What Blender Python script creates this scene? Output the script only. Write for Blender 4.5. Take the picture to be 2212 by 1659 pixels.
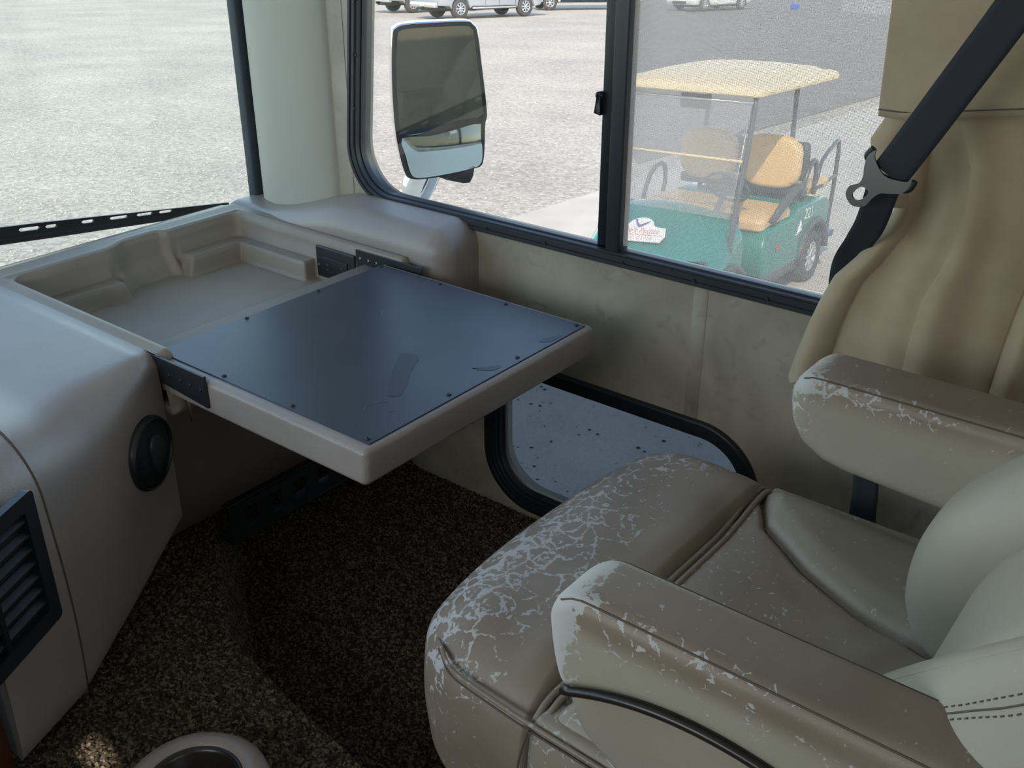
import bpy, bmesh, math, random
import numpy as np
from mathutils import Vector, Matrix
random.seed(4); rng = np.random.default_rng(7)
PI = math.pi
for o in list(bpy.data.objects): bpy.data.objects.remove(o)
S = bpy.context.scene
COL = S.collection

# ------------------------------------------------------------------ camera, sky, sun, lights, exposure
PITCH, YAW = math.radians(26.7), math.radians(51.7)
hf = Vector((-math.cos(YAW), math.sin(YAW), 0))
Fw = hf * math.cos(PITCH) - Vector((0, 0, 1)) * math.sin(PITCH)
Rt = Fw.cross(Vector((0, 0, 1))).normalized(); Up = Rt.cross(Fw)
cam = bpy.data.cameras.new('camera'); cam.sensor_width = 36; cam.lens = 2190 / 2212 * 36
cam.clip_start = 0.02; cam.clip_end = 600
co = bpy.data.objects.new('camera', cam); COL.objects.link(co)
mw = Matrix((( Rt.x, Up.x, -Fw.x, 0), (Rt.y, Up.y, -Fw.y, 0), (Rt.z, Up.z, -Fw.z, 1.277), (0, 0, 0, 1)))
co.matrix_world = mw
S.camera = co

W = bpy.data.worlds.new('world'); S.world = W; W.use_nodes = True
nt = W.node_tree; nt.nodes.clear()
sky = nt.nodes.new('ShaderNodeTexSky'); sky.sky_type = 'NISHITA'; sky.sun_disc = False
SUN_DIR = Vector((0.45, -0.92, 0.88)).normalized()
sky.sun_elevation = math.asin(SUN_DIR.z); sky.sun_rotation = math.atan2(SUN_DIR.x, SUN_DIR.y)
sky.altitude = 300; sky.air_density = 1.0; sky.dust_density = 0.4; sky.ozone_density = 2.2
bg = nt.nodes.new('ShaderNodeBackground'); bg.inputs[1].default_value = 0.86
wo = nt.nodes.new('ShaderNodeOutputWorld')
nt.links.new(sky.outputs[0], bg.inputs[0]); nt.links.new(bg.outputs[0], wo.inputs[0])

def area(name, loc, to, sx, sy, power, color=(1, 1, 1)):
    l = bpy.data.lights.new(name, 'AREA'); l.shape = 'RECTANGLE'; l.size = sx; l.size_y = sy
    l.energy = power; l.color = color
    o = bpy.data.objects.new(name, l); COL.objects.link(o); o.location = loc
    o.rotation_euler = (Vector(to) - Vector(loc)).to_track_quat('-Z', 'Y').to_euler(); return o
sl = bpy.data.lights.new('sun', 'SUN'); sl.energy = 7.9; sl.angle = math.radians(0.6); sl.color = (1, 0.93, 0.82)
so = bpy.data.objects.new('sun', sl); COL.objects.link(so); so.rotation_euler = (-SUN_DIR).to_track_quat('-Z', 'Y').to_euler()
so.location = (0, 0, 8)
# unseen area lights added as interior fill, standing in for daylight from other windows
area('driver_side_fill', (-0.9, -0.93, 1.15), (-0.7, 1.5, 0.7), 1.3, 0.7, 14, (0.86, 0.93, 1))
area('rear_fill', (2.3, 0.2, 1.25), (-1, 0.7, 0.7), 1.8, 1.0, 8, (0.95, 0.97, 1))
S.view_settings.view_transform = 'Standard'; S.view_settings.look = 'None'
S.view_settings.gamma = 1; S.view_settings.use_curve_mapping = False
S.view_settings.exposure = 0.0

# ------------------------------------------------------------------ helpers
def srgb(r, g, b):
    f = lambda c: c / 12.92 if c <= 0.04045 else ((c + 0.055) / 1.055) ** 2.4
    return (f(r / 255), f(g / 255), f(b / 255), 1)

class NT:
    def __init__(s, m): s.t = m.node_tree; s.t.nodes.clear()
    def n(s, typ, **kw):
        nd = s.t.nodes.new('ShaderNode' + typ)
        for k, v in kw.items():
            if k.startswith('i_'): nd.inputs[k[2:].replace('_', ' ')].default_value = v
            else: setattr(nd, k, v)
        return nd
    def l(s, a, b): s.t.links.new(a, b)

def mat(name, col, rough=0.5, metal=0.0, col2=None, vscale=6.0, vlo=0.35, vhi=0.65, bump=0.0, bscale=200.0, spec=0.5, coat=0.0, sheen=0.0, detail=4, bdist=0.002, emis=None):
    m = bpy.data.materials.new(name); m.use_nodes = True; N = NT(m)
    out = N.n('OutputMaterial'); b = N.n('BsdfPrincipled'); N.l(b.outputs[0], out.inputs[0])
    b.inputs['Base Color'].default_value = col; b.inputs['Roughness'].default_value = rough; b.inputs['Metallic'].default_value = metal
    b.inputs['Specular IOR Level'].default_value = spec; b.inputs['Coat Weight'].default_value = coat; b.inputs['Coat Roughness'].default_value = 0.08
    b.inputs['Sheen Weight'].default_value = sheen
    tc = N.n('TexCoord')
    if col2:
        no = N.n('TexNoise'); no.inputs['Scale'].default_value = vscale; no.inputs['Detail'].default_value = detail
        N.l(tc.outputs['Object'], no.inputs['Vector'])
        r = N.n('MapRange'); r.inputs[1].default_value = vlo; r.inputs[2].default_value = vhi; N.l(no.outputs[0], r.inputs[0])
        mx = N.n('Mix', data_type='RGBA'); mx.inputs[6].default_value = col; mx.inputs[7].default_value = col2
        N.l(r.outputs[0], mx.inputs[0]); N.l(mx.outputs[2], b.inputs['Base Color'])
    if bump:
        no2 = N.n('TexNoise'); no2.inputs['Scale'].default_value = bscale; no2.inputs['Detail'].default_value = 3
        N.l(tc.outputs['Object'], no2.inputs['Vector'])
        bp = N.n('Bump'); bp.inputs['Strength'].default_value = bump; bp.inputs['Distance'].default_value = bdist
        N.l(no2.outputs[0], bp.inputs['Height']); N.l(bp.outputs[0], b.inputs['Normal'])
    return m

def glass(name, tint, haze=0.0, hazecol=(0.8, 0.8, 0.8, 1), ior=1.5):
    m = bpy.data.materials.new(name); m.use_nodes = True; N = NT(m)
    out = N.n('OutputMaterial'); tr = N.n('BsdfTransparent'); tr.inputs[0].default_value = tint
    gl = N.n('BsdfGlossy'); gl.inputs['Roughness'].default_value = 0.02
    fr = N.n('Fresnel'); ge = N.n('NewGeometry'); mi = N.n('MapRange'); mi.inputs[3].default_value = ior; mi.inputs[4].default_value = 1 / ior
    N.l(ge.outputs['Backfacing'], mi.inputs[0]); N.l(mi.outputs[0], fr.inputs[0])
    mx = N.n('MixShader'); N.l(fr.outputs[0], mx.inputs[0]); N.l(tr.outputs[0], mx.inputs[1]); N.l(gl.outputs[0], mx.inputs[2])
    if haze:
        df = N.n('BsdfDiffuse'); df.inputs[0].default_value = hazecol
        m2 = N.n('MixShader'); m2.inputs[0].default_value = haze; N.l(mx.outputs[0], m2.inputs[1]); N.l(df.outputs[0], m2.inputs[2])
        N.l(m2.outputs[0], out.inputs[0])
    else: N.l(mx.outputs[0], out.inputs[0])
    return m

def tag(o, label=None, cat=None, group=None, kind=None):
    if label: o['label'] = label
    if cat: o['category'] = cat
    if group: o['group'] = group
    if kind: o['kind'] = kind
    return o

def thing(name, loc, label, cat, group=None, rot=None):
    o = bpy.data.objects.new(name, None); COL.objects.link(o); o.location = loc; o.empty_display_size = 0.1
    if rot is not None: o.rotation_euler = rot
    return tag(o, label, cat, group)

def obj(name, v, f, m, parent=None, smooth=True, world=True, recenter=False, label=None):
    """one mesh object; vertices in world coordinates unless world=False (then in the parent's frame)"""
    me = bpy.data.meshes.new(name)
    v = np.asarray(v, float)
    off = np.zeros(3)
    if recenter:
        off = (v.min(0) + v.max(0)) / 2; off[2] = v[:, 2].min(); v = v - off
    me.from_pydata(v.tolist(), [], f if isinstance(f, list) else f.tolist()); me.update()
    if smooth: me.polygons.foreach_set('use_smooth', [True] * len(me.polygons))
    if m: me.materials.append(m)
    o = bpy.data.objects.new(name, me); COL.objects.link(o)
    if recenter: o.location = off
    if parent:
        o.parent = parent
        if world:
            p = parent; base = Vector((0, 0, 0))
            while p: base += Vector(p.location); p = p.parent
            o.location = Vector(off) - base
    if label: o['label'] = label
    return o

def joinvf(parts):
    V = []; F = []; n = 0
    for v, f in parts:
        v = np.asarray(v, float); V.append(v); F += [[i + n for i in q] for q in f]; n += len(v)
    return np.concatenate(V), F

def box(x0, x1, y0, y1, z0, z1):
    v = [(x0, y0, z0), (x1, y0, z0), (x1, y1, z0), (x0, y1, z0), (x0, y0, z1), (x1, y0, z1), (x1, y1, z1), (x0, y1, z1)]
    return np.array(v, float), [[0, 3, 2, 1], [4, 5, 6, 7], [0, 1, 5, 4], [1, 2, 6, 5], [2, 3, 7, 6], [3, 0, 4, 7]]

def bbox(x0, x1, y0, y1, z0, z1, r=0.004, seg=2):
    bm = bmesh.new(); v, f = box(x0, x1, y0, y1, z0, z1)
    vs = [bm.verts.new(p) for p in v]
    for q in f: bm.faces.new([vs[i] for i in q])
    bmesh.ops.bevel(bm, geom=bm.edges[:], offset=r, segments=seg, profile=0.5, affect='EDGES')
    bm.verts.index_update()
    V = np.array([p.co[:] for p in bm.verts]); F = [[x.index for x in q.verts] for q in bm.faces]; bm.free()
    return V, F

def rbox(lo, hi, rlo, rhi, n=16, nr=6, fn=None):
    """dense rounded box; rlo/rhi: radius at the low/high side of each axis; fn deforms the (N,3) array"""
    lo = np.array(lo, float); hi = np.array(hi, float)
    rlo = np.array(rlo if hasattr(rlo, '__len__') else [rlo] * 3, float); rhi = np.array(rhi if hasattr(rhi, '__len__') else [rhi] * 3, float)
    ax = []
    for a in range(3):
        s1 = lo[a] + rlo[a] * (1 - np.tan(np.linspace(PI / 4, 0, nr + 1)))
        s2 = np.linspace(lo[a] + rlo[a], hi[a] - rhi[a], n + 1)
        s3 = hi[a] - rhi[a] + rhi[a] * np.tan(np.linspace(0, PI / 4, nr + 1))
        ax.append(np.concatenate([s1[:-1], s2, s3[1:]]))
    verts = {}; V = []; F = []
    def vid(i, j, k):
        key = (i, j, k)
        if key not in verts:
            verts[key] = len(V); V.append((ax[0][i], ax[1][j], ax[2][k]))
        return verts[key]
    m = len(ax[0]) - 1
    for a in range(3):
        b, c = (a + 1) % 3, (a + 2) % 3
        for side in (0, m):
            for i in range(m):
                for j in range(m):
                    q = []
                    for di, dj in ((0, 0), (1, 0), (1, 1), (0, 1)):
                        idx = [0, 0, 0]; idx[a] = side; idx[b] = i + di; idx[c] = j + dj; q.append(vid(*idx))
                    if side == 0: q.reverse()
                    F.append(q)
    V = np.array(V)
    inner = np.clip(V, lo + rlo, hi - rhi)
    d = V - inner; r = np.where(d < 0, rlo, rhi); u = d / np.maximum(r, 1e-9)
    ln = np.linalg.norm(u, axis=1, keepdims=True); u = np.where(ln > 1e-9, u / np.maximum(ln, 1e-9), 0)
    V = inner + u * r
    if fn is not None: V = fn(V)
    return V, F

def tube(path, r, seg=8, cap=True, closed=False):
    path = [Vector(p) for p in path]; V = []; F = []; n = len(path)
    rr = r if hasattr(r, '__len__') else [r] * n
    prev = None
    for i, p in enumerate(path):
        if closed: t = (path[(i + 1) % n] - path[i - 1]).normalized()
        else: t = (path[min(i + 1, n - 1)] - path[max(i - 1, 0)]).normalized()
        if prev is None:
            a = Vector((0, 0, 1)) if abs(t.z) < 0.9 else Vector((1, 0, 0))
            u = t.cross(a).normalized()
        else: u = (prev - t * prev.dot(t)).normalized()
        prev = u; w = t.cross(u)
        for k in range(seg):
            an = 2 * PI * k / seg; V.append(p + (u * math.cos(an) + w * math.sin(an)) * rr[i])
    for i in range(n if closed else n - 1):
        for k in range(seg):
            a = i * seg + k; b = i * seg + (k + 1) % seg; j = (i + 1) % n
            F.append([a, b, j * seg + (k + 1) % seg, j * seg + k])
    if cap and not closed:
        F.append(list(range(seg))[::-1]); F.append([(n - 1) * seg + k for k in range(seg)])
    return np.array([tuple(p) for p in V]), F

def catmull(pts, n=8, closed=False):
    P = [np.array(p, float) for p in pts]; out = []; m = len(P)
    rg = range(m) if closed else range(m - 1)
    for i in rg:
        if closed: a, b, c, d = P[i - 1], P[i], P[(i + 1) % m], P[(i + 2) % m]
        else: a, b, c, d = P[max(i - 1, 0)], P[i], P[i + 1], P[min(i + 2, m - 1)]
        for k in range(n):
            t = k / n
            out.append(0.5 * ((2 * b) + (-a + c) * t + (2 * a - 5 * b + 4 * c - d) * t * t + (-a + 3 * b - 3 * c + d) * t ** 3))
    if not closed: out.append(P[-1])
    return np.array(out)

def lathe(prof, seg=32, axis='z', c=(0, 0, 0)):
    """prof: (r, h) pairs"""
    V = []; F = []; n = len(prof)
    for k in range(seg):
        a = 2 * PI * k / seg
        for r, h in prof:
            p = {'z': (r * math.cos(a), r * math.sin(a), h), 'x': (h, r * math.cos(a), r * math.sin(a)), 'y': (r * math.sin(a), h, r * math.cos(a))}[axis]
            V.append((p[0] + c[0], p[1] + c[1], p[2] + c[2]))
    for k in range(seg):
        for i in range(n - 1):
            a = k * n + i; b = ((k + 1) % seg) * n + i
            F.append([a, b, b + 1, a + 1])
    return np.array(V), F

def loft(rows, closed=False):
    n = len(rows[0]); V = np.concatenate([np.asarray(r, float) for r in rows]); F = []
    for i in range(len(rows) - 1):
        for j in range(n if closed else n - 1):
            k = (j + 1) % n
            F.append([i * n + j, i * n + k, (i + 1) * n + k, (i + 1) * n + j])
    return V, F

def prism(prof, a0, a1, axis='y', rb=0.0, nb=4):
    """prof: closed (p,q) polygon; extruded along axis from a0 to a1, edges rounded by rb"""
    P = np.asarray(prof, float)
    if np.sum(P[:, 0] * np.roll(P[:, 1], -1) - np.roll(P[:, 0], -1) * P[:, 1]) < 0: P = P[::-1]
    t = np.roll(P, -1, 0) - np.roll(P, 1, 0); t /= np.maximum(np.linalg.norm(t, axis=1, keepdims=True), 1e-9)
    nrm = np.stack([t[:, 1], -t[:, 0]], 1)
    lv = []
    if rb > 0:
        for k in range(nb + 1): an = PI / 2 * k / nb; lv.append((a0 + rb * (1 - math.sin(an)), rb * (1 - math.cos(an))))
        lv = [(a0 + rb * (1 - math.sin(PI / 2 * k / nb)), rb * (1 - math.cos(PI / 2 * k / nb))) for k in range(nb, -1, -1)]
        lv += [(a1 - (l[0] - a0), l[1]) for l in lv[::-1]]
    else: lv = [(a0, 0), (a1, 0)]
    rows = []
    for h, ins in lv:
        Q = P - nrm * ins
        if axis == 'y': rows.append(np.stack([Q[:, 0], np.full(len(Q), h), Q[:, 1]], 1))
        elif axis == 'x': rows.append(np.stack([np.full(len(Q), h), Q[:, 0], Q[:, 1]], 1))
        else: rows.append(np.stack([Q[:, 0], Q[:, 1], np.full(len(Q), h)], 1))
    V, F = loft(rows, True); n = len(P)
    F.append(list(range(n))); F.append([(len(rows) - 1) * n + i for i in range(n)][::-1])
    return V, F

def flat(o):
    o.data.polygons.foreach_set('use_smooth', [False] * len(o.data.polygons)); return o
def autosmooth(o, ang=35):
    me = o.data; me.polygons.foreach_set('use_smooth', [True] * len(me.polygons))
    me.set_sharp_from_angle(angle=math.radians(ang)); return o
def recalc(o):
    bm = bmesh.new(); bm.from_mesh(o.data); bmesh.ops.recalc_face_normals(bm, faces=bm.faces); bm.to_mesh(o.data); bm.free(); return o

def ss(a, b, x):
    t = np.clip((x - a) / (b - a), 0, 1); return t * t * (3 - 2 * t)

def holed(outer, holes, thick):
    """flat plate with holes: curve fill; returns V (x,y,z in local: plane XY, thickness +-), F"""
    cu = bpy.data.curves.new('tmp', 'CURVE'); cu.dimensions = '2D'; cu.fill_mode = 'BOTH'; cu.extrude = thick / 2
    for pl in [outer] + holes:
        sp = cu.splines.new('POLY'); sp.points.add(len(pl) - 1); sp.use_cyclic_u = True
        for i, p in enumerate(pl): sp.points[i].co = (p[0], p[1], 0, 1)
    o = bpy.data.objects.new('tmp', cu); COL.objects.link(o)
    dg = bpy.context.evaluated_depsgraph_get(); dg.update()
    me = bpy.data.meshes.new_from_object(o.evaluated_get(dg))
    V = np.array([v.co[:] for v in me.vertices]); F = [list(p.vertices) for p in me.polygons]
    bpy.data.objects.remove(o); bpy.data.curves.remove(cu); bpy.data.meshes.remove(me)
    return V, F

def textmesh(body, size, extrude=0.0005, align='CENTER', shear=0.0, spacing=1.0):
    cu = bpy.data.curves.new('tmp', 'FONT'); cu.body = body; cu.size = size; cu.extrude = extrude; cu.align_x = align; cu.align_y = 'CENTER'; cu.shear = shear; cu.space_character = spacing
    cu.resolution_u = 3
    o = bpy.data.objects.new('tmp', cu); COL.objects.link(o)
    dg = bpy.context.evaluated_depsgraph_get(); dg.update()
    me = bpy.data.meshes.new_from_object(o.evaluated_get(dg))
    V = np.array([v.co[:] for v in me.vertices]); F = [list(p.vertices) for p in me.polygons]
    bpy.data.objects.remove(o); bpy.data.curves.remove(cu); bpy.data.meshes.remove(me)
    return V, F

def rrect(x0, x1, z0, z1, r, n=10, shear=0.0):
    pts = []
    rr = r if hasattr(r, '__len__') else [r] * 4       # bl, br, tr, tl
    for (cx, cz, a0), q in zip([(x0, z0, PI), (x1, z0, 1.5 * PI), (x1, z1, 0), (x0, z1, 0.5 * PI)], rr):
        sx = 1 if cx == x0 else -1; sz = 1 if cz == z0 else -1
        for k in range(n + 1):
            a = a0 + PI / 2 * k / n
            pts.append((cx + sx * q + q * math.cos(a), cz + sz * q + q * math.sin(a)))
    P = np.array(pts)
    P[:, 0] += shear * (P[:, 1] - z0) * np.clip((x1 - P[:, 0]) / (x1 - x0), 0, 1)
    return P

def offset(P, d):
    if np.sum(P[:, 0] * np.roll(P[:, 1], -1) - np.roll(P[:, 0], -1) * P[:, 1]) < 0: sgn = -1
    else: sgn = 1
    t = np.roll(P, -1, 0) - np.roll(P, 1, 0); t /= np.linalg.norm(t, axis=1, keepdims=True)
    return P + sgn * np.stack([t[:, 1], -t[:, 0]], 1) * d

def ring(P, prof):
    """P closed xz path, prof list of (outward offset, y)"""
    rows = []
    for d, y in prof:
        Q = offset(P, d); rows.append(np.stack([Q[:, 0], np.full(len(Q), y), Q[:, 1]], 1))
    return loft(rows, True)

def screw(c, nrm, r, m, parent, name='screw', h=0.0015):
    """small domed screw with a cross recess"""
    prof = [(0.0001, h * 0.35), (r * 0.25, h * 0.45), (r * 0.3, h), (r * 0.7, h * 0.85), (r, h * 0.2), (r, -h * 0.4)]
    V, F = lathe(prof, 12)
    q = Vector((0, 0, 1)).rotation_difference(Vector(nrm)).to_matrix()
    V = np.array([tuple(q @ Vector(v) + Vector(c)) for v in V])
    return obj(name, V, F, m, parent)

# ------------------------------------------------------------------ materials
M = {}
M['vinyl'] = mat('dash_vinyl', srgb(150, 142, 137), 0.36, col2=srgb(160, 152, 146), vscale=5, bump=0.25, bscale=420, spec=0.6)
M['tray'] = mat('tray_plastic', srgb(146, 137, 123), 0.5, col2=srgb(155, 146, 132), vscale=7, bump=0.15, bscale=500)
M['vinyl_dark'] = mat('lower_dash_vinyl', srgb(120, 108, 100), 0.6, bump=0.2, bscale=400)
M['black'] = mat('black_plastic', srgb(30, 33, 38), 0.45, bump=0.1, bscale=300)
M['blackmetal'] = mat('black_painted_metal', srgb(34, 38, 43), 0.38, spec=0.6)
M['frame'] = mat('window_frame_black', srgb(38, 44, 52), 0.42, spec=0.55, bump=0.05, bscale=300)
M['rubber'] = mat('rubber', srgb(28, 30, 34), 0.7)
M['gasket'] = mat('windshield_gasket', srgb(52, 64, 74), 0.55)
M['pillar'] = mat('pillar_vinyl', srgb(176, 176, 164), 0.6, bump=0.15, bscale=400)
M['laminate'] = mat('laminate_black', srgb(38, 46, 62), 0.36, col2=srgb(46, 54, 70), vscale=9, spec=0.55, bump=0.08, bscale=700)
M['smudge'] = mat('smudge', srgb(42, 49, 62), 0.44)
M['chalk'] = mat('scratch', srgb(120, 130, 145), 0.8)
M['wallpanel'] = None
M['chrome'] = mat('chrome', srgb(225, 228, 232), 0.08, metal=1.0)
M['steel'] = mat('brushed_steel', srgb(150, 150, 148), 0.3, metal=1.0)
M['mirror'] = mat('mirror_glass', srgb(176, 196, 206), 0.02, metal=1.0)
M['webbing'] = mat('belt_webbing', srgb(38, 44, 52), 0.75, bump=0.5, bscale=900, bdist=0.0008)
M['wood'] = mat('cherry_wood', srgb(104, 60, 34), 0.45, col2=srgb(82, 44, 24), vscale=4)
M['seam'] = mat('seam_thread', srgb(92, 82, 70), 0.7)
M['piping'] = mat('dark_piping', srgb(38, 34, 32), 0.3, spec=0.6)
M['cream'] = mat('coach_paint', srgb(214, 210, 200), 0.35)
M['ceiling'] = mat('ceiling_vinyl', srgb(206, 202, 192), 0.7)

def wallmat():
    m = bpy.data.materials.new('wall_panel'); m.use_nodes = True; N = NT(m)
    out = N.n('OutputMaterial'); b = N.n('BsdfPrincipled'); N.l(b.outputs[0], out.inputs[0]); b.inputs['Roughness'].default_value = 0.55
    tc = N.n('TexCoord')
    n1 = N.n('TexNoise'); n1.inputs['Scale'].default_value = 5; n1.inputs['Detail'].default_value = 7; n1.inputs['Distortion'].default_value = 0.8
    N.l(tc.outputs['Object'], n1.inputs['Vector'])
    r = N.n('ValToRGB'); e = r.color_ramp.elements
    e[0].position = 0.3; e[0].color = srgb(144, 136, 118); e[1].position = 0.7; e[1].color = srgb(182, 173, 155)
    N.l(n1.outputs[0], r.inputs[0])
    n2 = N.n('TexNoise'); n2.inputs['Scale'].default_value = 26; n2.inputs['Detail'].default_value = 9; n2.inputs['Distortion'].default_value = 0.9
    N.l(tc.outputs['Object'], n2.inputs['Vector'])
    r2 = N.n('MapRange'); r2.inputs[1].default_value = 0.56; r2.inputs[2].default_value = 0.74; r2.inputs[4].default_value = 0.5; N.l(n2.outputs[0], r2.inputs[0])
    mx = N.n('Mix', data_type='RGBA'); mx.inputs[7].default_value = srgb(128, 120, 98); N.l(r2.outputs[0], mx.inputs[0]); N.l(r.outputs[0], mx.inputs[6])
    N.l(mx.outputs[2], b.inputs['Base Color']); return m
M['wallpanel'] = wallmat()

def leather():
    m = bpy.data.materials.new('worn_leather'); m.use_nodes = True; N = NT(m)
    out = N.n('OutputMaterial'); b = N.n('BsdfPrincipled'); N.l(b.outputs[0], out.inputs[0])
    tc = N.n('TexCoord'); at = N.n('Attribute', attribute_name='wear'); hu = N.n('Attribute', attribute_name='hue')
    n1 = N.n('TexNoise'); n1.inputs['Scale'].default_value = 9; n1.inputs['Detail'].default_value = 5; N.l(tc.outputs['Object'], n1.inputs['Vector'])
    base = N.n('ValToRGB'); e = base.color_ramp.elements
    e[0].position = 0.3; e[0].color = srgb(134, 120, 105); e[1].position = 0.7; e[1].color = srgb(150, 137, 121); N.l(n1.outputs[0], base.inputs[0])
    # pale, unworn hide on the bolsters and sides
    pale = N.n('Mix', data_type='RGBA'); pale.inputs[7].default_value = srgb(176, 172, 156)
    N.l(hu.outputs['Fac'], pale.inputs[0]); N.l(base.outputs[0], pale.inputs[6])
    # flaked finish: distorted noise and crack lines, threshold driven by the wear attribute
    mp = N.n('Mapping'); mp.inputs['Scale'].default_value = (1.0, 0.75, 1.0); N.l(tc.outputs['Object'], mp.inputs[0])
    na = N.n('TexNoise'); na.inputs['Scale'].default_value = 105; na.inputs['Detail'].default_value = 10; na.inputs['Roughness'].default_value = 0.68; na.inputs['Distortion'].default_value = 0.6
    N.l(mp.outputs[0], na.inputs['Vector'])
    nd = N.n('TexNoise'); nd.inputs['Scale'].default_value = 22; nd.inputs['Detail'].default_value = 6; N.l(tc.outputs['Object'], nd.inputs['Vector'])
    dist = N.n('Mix', data_type='VECTOR'); dist.inputs[0].default_value = 0.06; N.l(tc.outputs['Object'], dist.inputs[4]); N.l(nd.outputs['Color'], dist.inputs[5])
    vo = N.n('TexVoronoi', feature='DISTANCE_TO_EDGE'); vo.inputs['Scale'].default_value = 34; N.l(dist.outputs[1], vo.inputs['Vector'])
    cr = N.n('MapRange'); cr.inputs[1].default_value = 0.0; cr.inputs[2].default_value = 0.10; cr.inputs[3].default_value = 0.19; cr.inputs[4].default_value = 0.0; N.l(vo.outputs[0], cr.inputs[0])
    ad = N.n('Math', operation='ADD'); ns = N.n('Math', operation='MULTIPLY_ADD'); N.l(na.outputs[0], ns.inputs[0]); ns.inputs[1].default_value = 0.95; ns.inputs[2].default_value = -0.03; N.l(ns.outputs[0], ad.inputs[0]); N.l(cr.outputs[0], ad.inputs[1])
    ww = N.n('Math', operation='MULTIPLY_ADD'); N.l(at.outputs['Fac'], ww.inputs[0]); ww.inputs[1].default_value = 0.40; N.l(ad.outputs[0], ww.inputs[2])
    th = N.n('MapRange'); th.inputs[1].default_value = 0.85; th.inputs[2].default_value = 0.868; N.l(ww.outputs[0], th.inputs[0])
    mx = N.n('Mix', data_type='RGBA'); mx.inputs[7].default_value = srgb(190, 189, 187); N.l(th.outputs[0], mx.inputs[0]); N.l(pale.outputs[2], mx.inputs[6])
    N.l(mx.outputs[2], b.inputs['Base Color'])
    ro = N.n('MapRange'); ro.inputs[3].default_value = 0.48; ro.inputs[4].default_value = 0.85; N.l(th.outputs[0], ro.inputs[0]); N.l(ro.outputs[0], b.inputs['Roughness'])
    nb = N.n('TexNoise'); nb.inputs['Scale'].default_value = 420; nb.inputs['Detail'].default_value = 2; N.l(tc.outputs['Object'], nb.inputs['Vector'])
    hm = N.n('Math', operation='MULTIPLY_ADD'); N.l(th.outputs[0], hm.inputs[0]); hm.inputs[1].default_value = -0.6; N.l(nb.outputs[0], hm.inputs[2])
    bp = N.n('Bump'); bp.inputs['Strength'].default_value = 0.35; bp.inputs['Distance'].default_value = 0.0006; N.l(hm.outputs[0], bp.inputs['Height']); N.l(bp.outputs[0], b.inputs['Normal'])
    return m
M['leather'] = leather()

def carpet(name, c1, c2, c3):
    m = bpy.data.materials.new(name); m.use_nodes = True; N = NT(m)
    out = N.n('OutputMaterial'); b = N.n('BsdfPrincipled'); N.l(b.outputs[0], out.inputs[0]); b.inputs['Roughness'].default_value = 0.95; b.inputs['Specular IOR Level'].default_value = 0.1
    tc = N.n('TexCoord'); v = N.n('TexVoronoi'); v.inputs['Scale'].default_value = 240; N.l(tc.outputs['Object'], v.inputs['Vector'])
    sp = N.n('SeparateColor'); N.l(v.outputs['Color'], sp.inputs[0])
    r = N.n('ValToRGB'); e = r.color_ramp.elements; e[0].position = 0.1; e[0].color = c1; e[1].position = 0.9; e[1].color = c3
    k = e.new(0.55); k.color = c2; N.l(sp.outputs[0], r.inputs[0]); N.l(r.outputs[0], b.inputs['Base Color']); return m
M['carpet'] = carpet('carpet_brown', srgb(48, 42, 37), srgb(74, 66, 56), srgb(122, 108, 90))

def fabric():
    m = mat('curtain_suede', srgb(168, 150, 124), 0.85, col2=srgb(180, 162, 136), vscale=14, bump=0.4, bscale=900, sheen=0.35, bdist=0.0006); return m
M['curtain'] = fabric()

def gravelmat():
    m = bpy.data.materials.new('gravel'); m.use_nodes = True; N = NT(m)
    out = N.n('OutputMaterial'); b = N.n('BsdfPrincipled'); N.l(b.outputs[0], out.inputs[0]); b.inputs['Roughness'].default_value = 0.95
    b.inputs['Specular IOR Level'].default_value = 0.15
    tc = N.n('TexCoord')
    n1 = N.n('TexNoise'); n1.inputs['Scale'].default_value = 0.35; n1.inputs['Detail'].default_value = 6; N.l(tc.outputs['Object'], n1.inputs['Vector'])
    r1 = N.n('ValToRGB'); e = r1.color_ramp.elements; e[0].position = 0.3; e[0].color = srgb(166, 159, 149); e[1].position = 0.72; e[1].color = srgb(188, 180, 165); N.l(n1.outputs[0], r1.inputs[0])
    v = N.n('TexVoronoi'); v.inputs['Scale'].default_value = 26; N.l(tc.outputs['Object'], v.inputs['Vector'])
    sp = N.n('SeparateColor'); N.l(v.outputs['Color'], sp.inputs[0])
    r2 = N.n('MapRange'); r2.inputs[3].default_value = 0.72; r2.inputs[4].default_value = 1.22; N.l(sp.outputs[0], r2.inputs[0])
    n2 = N.n('TexNoise'); n2.inputs['Scale'].default_value = 9; n2.inputs['Detail'].default_value = 8; n2.inputs['Roughness'].default_value = 0.75; N.l(tc.outputs['Object'], n2.inputs['Vector'])
    r3 = N.n('MapRange'); r3.inputs[1].default_value = 0.3; r3.inputs[2].default_value = 0.7; r3.inputs[3].default_value = 0.78; r3.inputs[4].default_value = 1.18; N.l(n2.outputs[0], r3.inputs[0])
    mu = N.n('Math', operation='MULTIPLY'); N.l(r2.outputs[0], mu.inputs[0]); N.l(r3.outputs[0], mu.inputs[1])
    mx = N.n('Mix', data_type='RGBA', blend_type='MULTIPLY'); mx.inputs[0].default_value = 1; N.l(r1.outputs[0], mx.inputs[6]); N.l(mu.outputs[0], mx.inputs[7])
    N.l(mx.outputs[2], b.inputs['Base Color'])
    bp = N.n('Bump'); bp.inputs['Strength'].default_value = 0.5; bp.inputs['Distance'].default_value = 0.006; N.l(n2.outputs[0], bp.inputs['Height']); N.l(bp.outputs[0], b.inputs['Normal'])
    return m
M['gravel'] = gravelmat()
M['stone'] = mat('gravel_stone', srgb(152, 146, 137), 0.9, col2=srgb(186, 179, 165), vscale=14, vlo=0.3, vhi=0.7)
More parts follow.
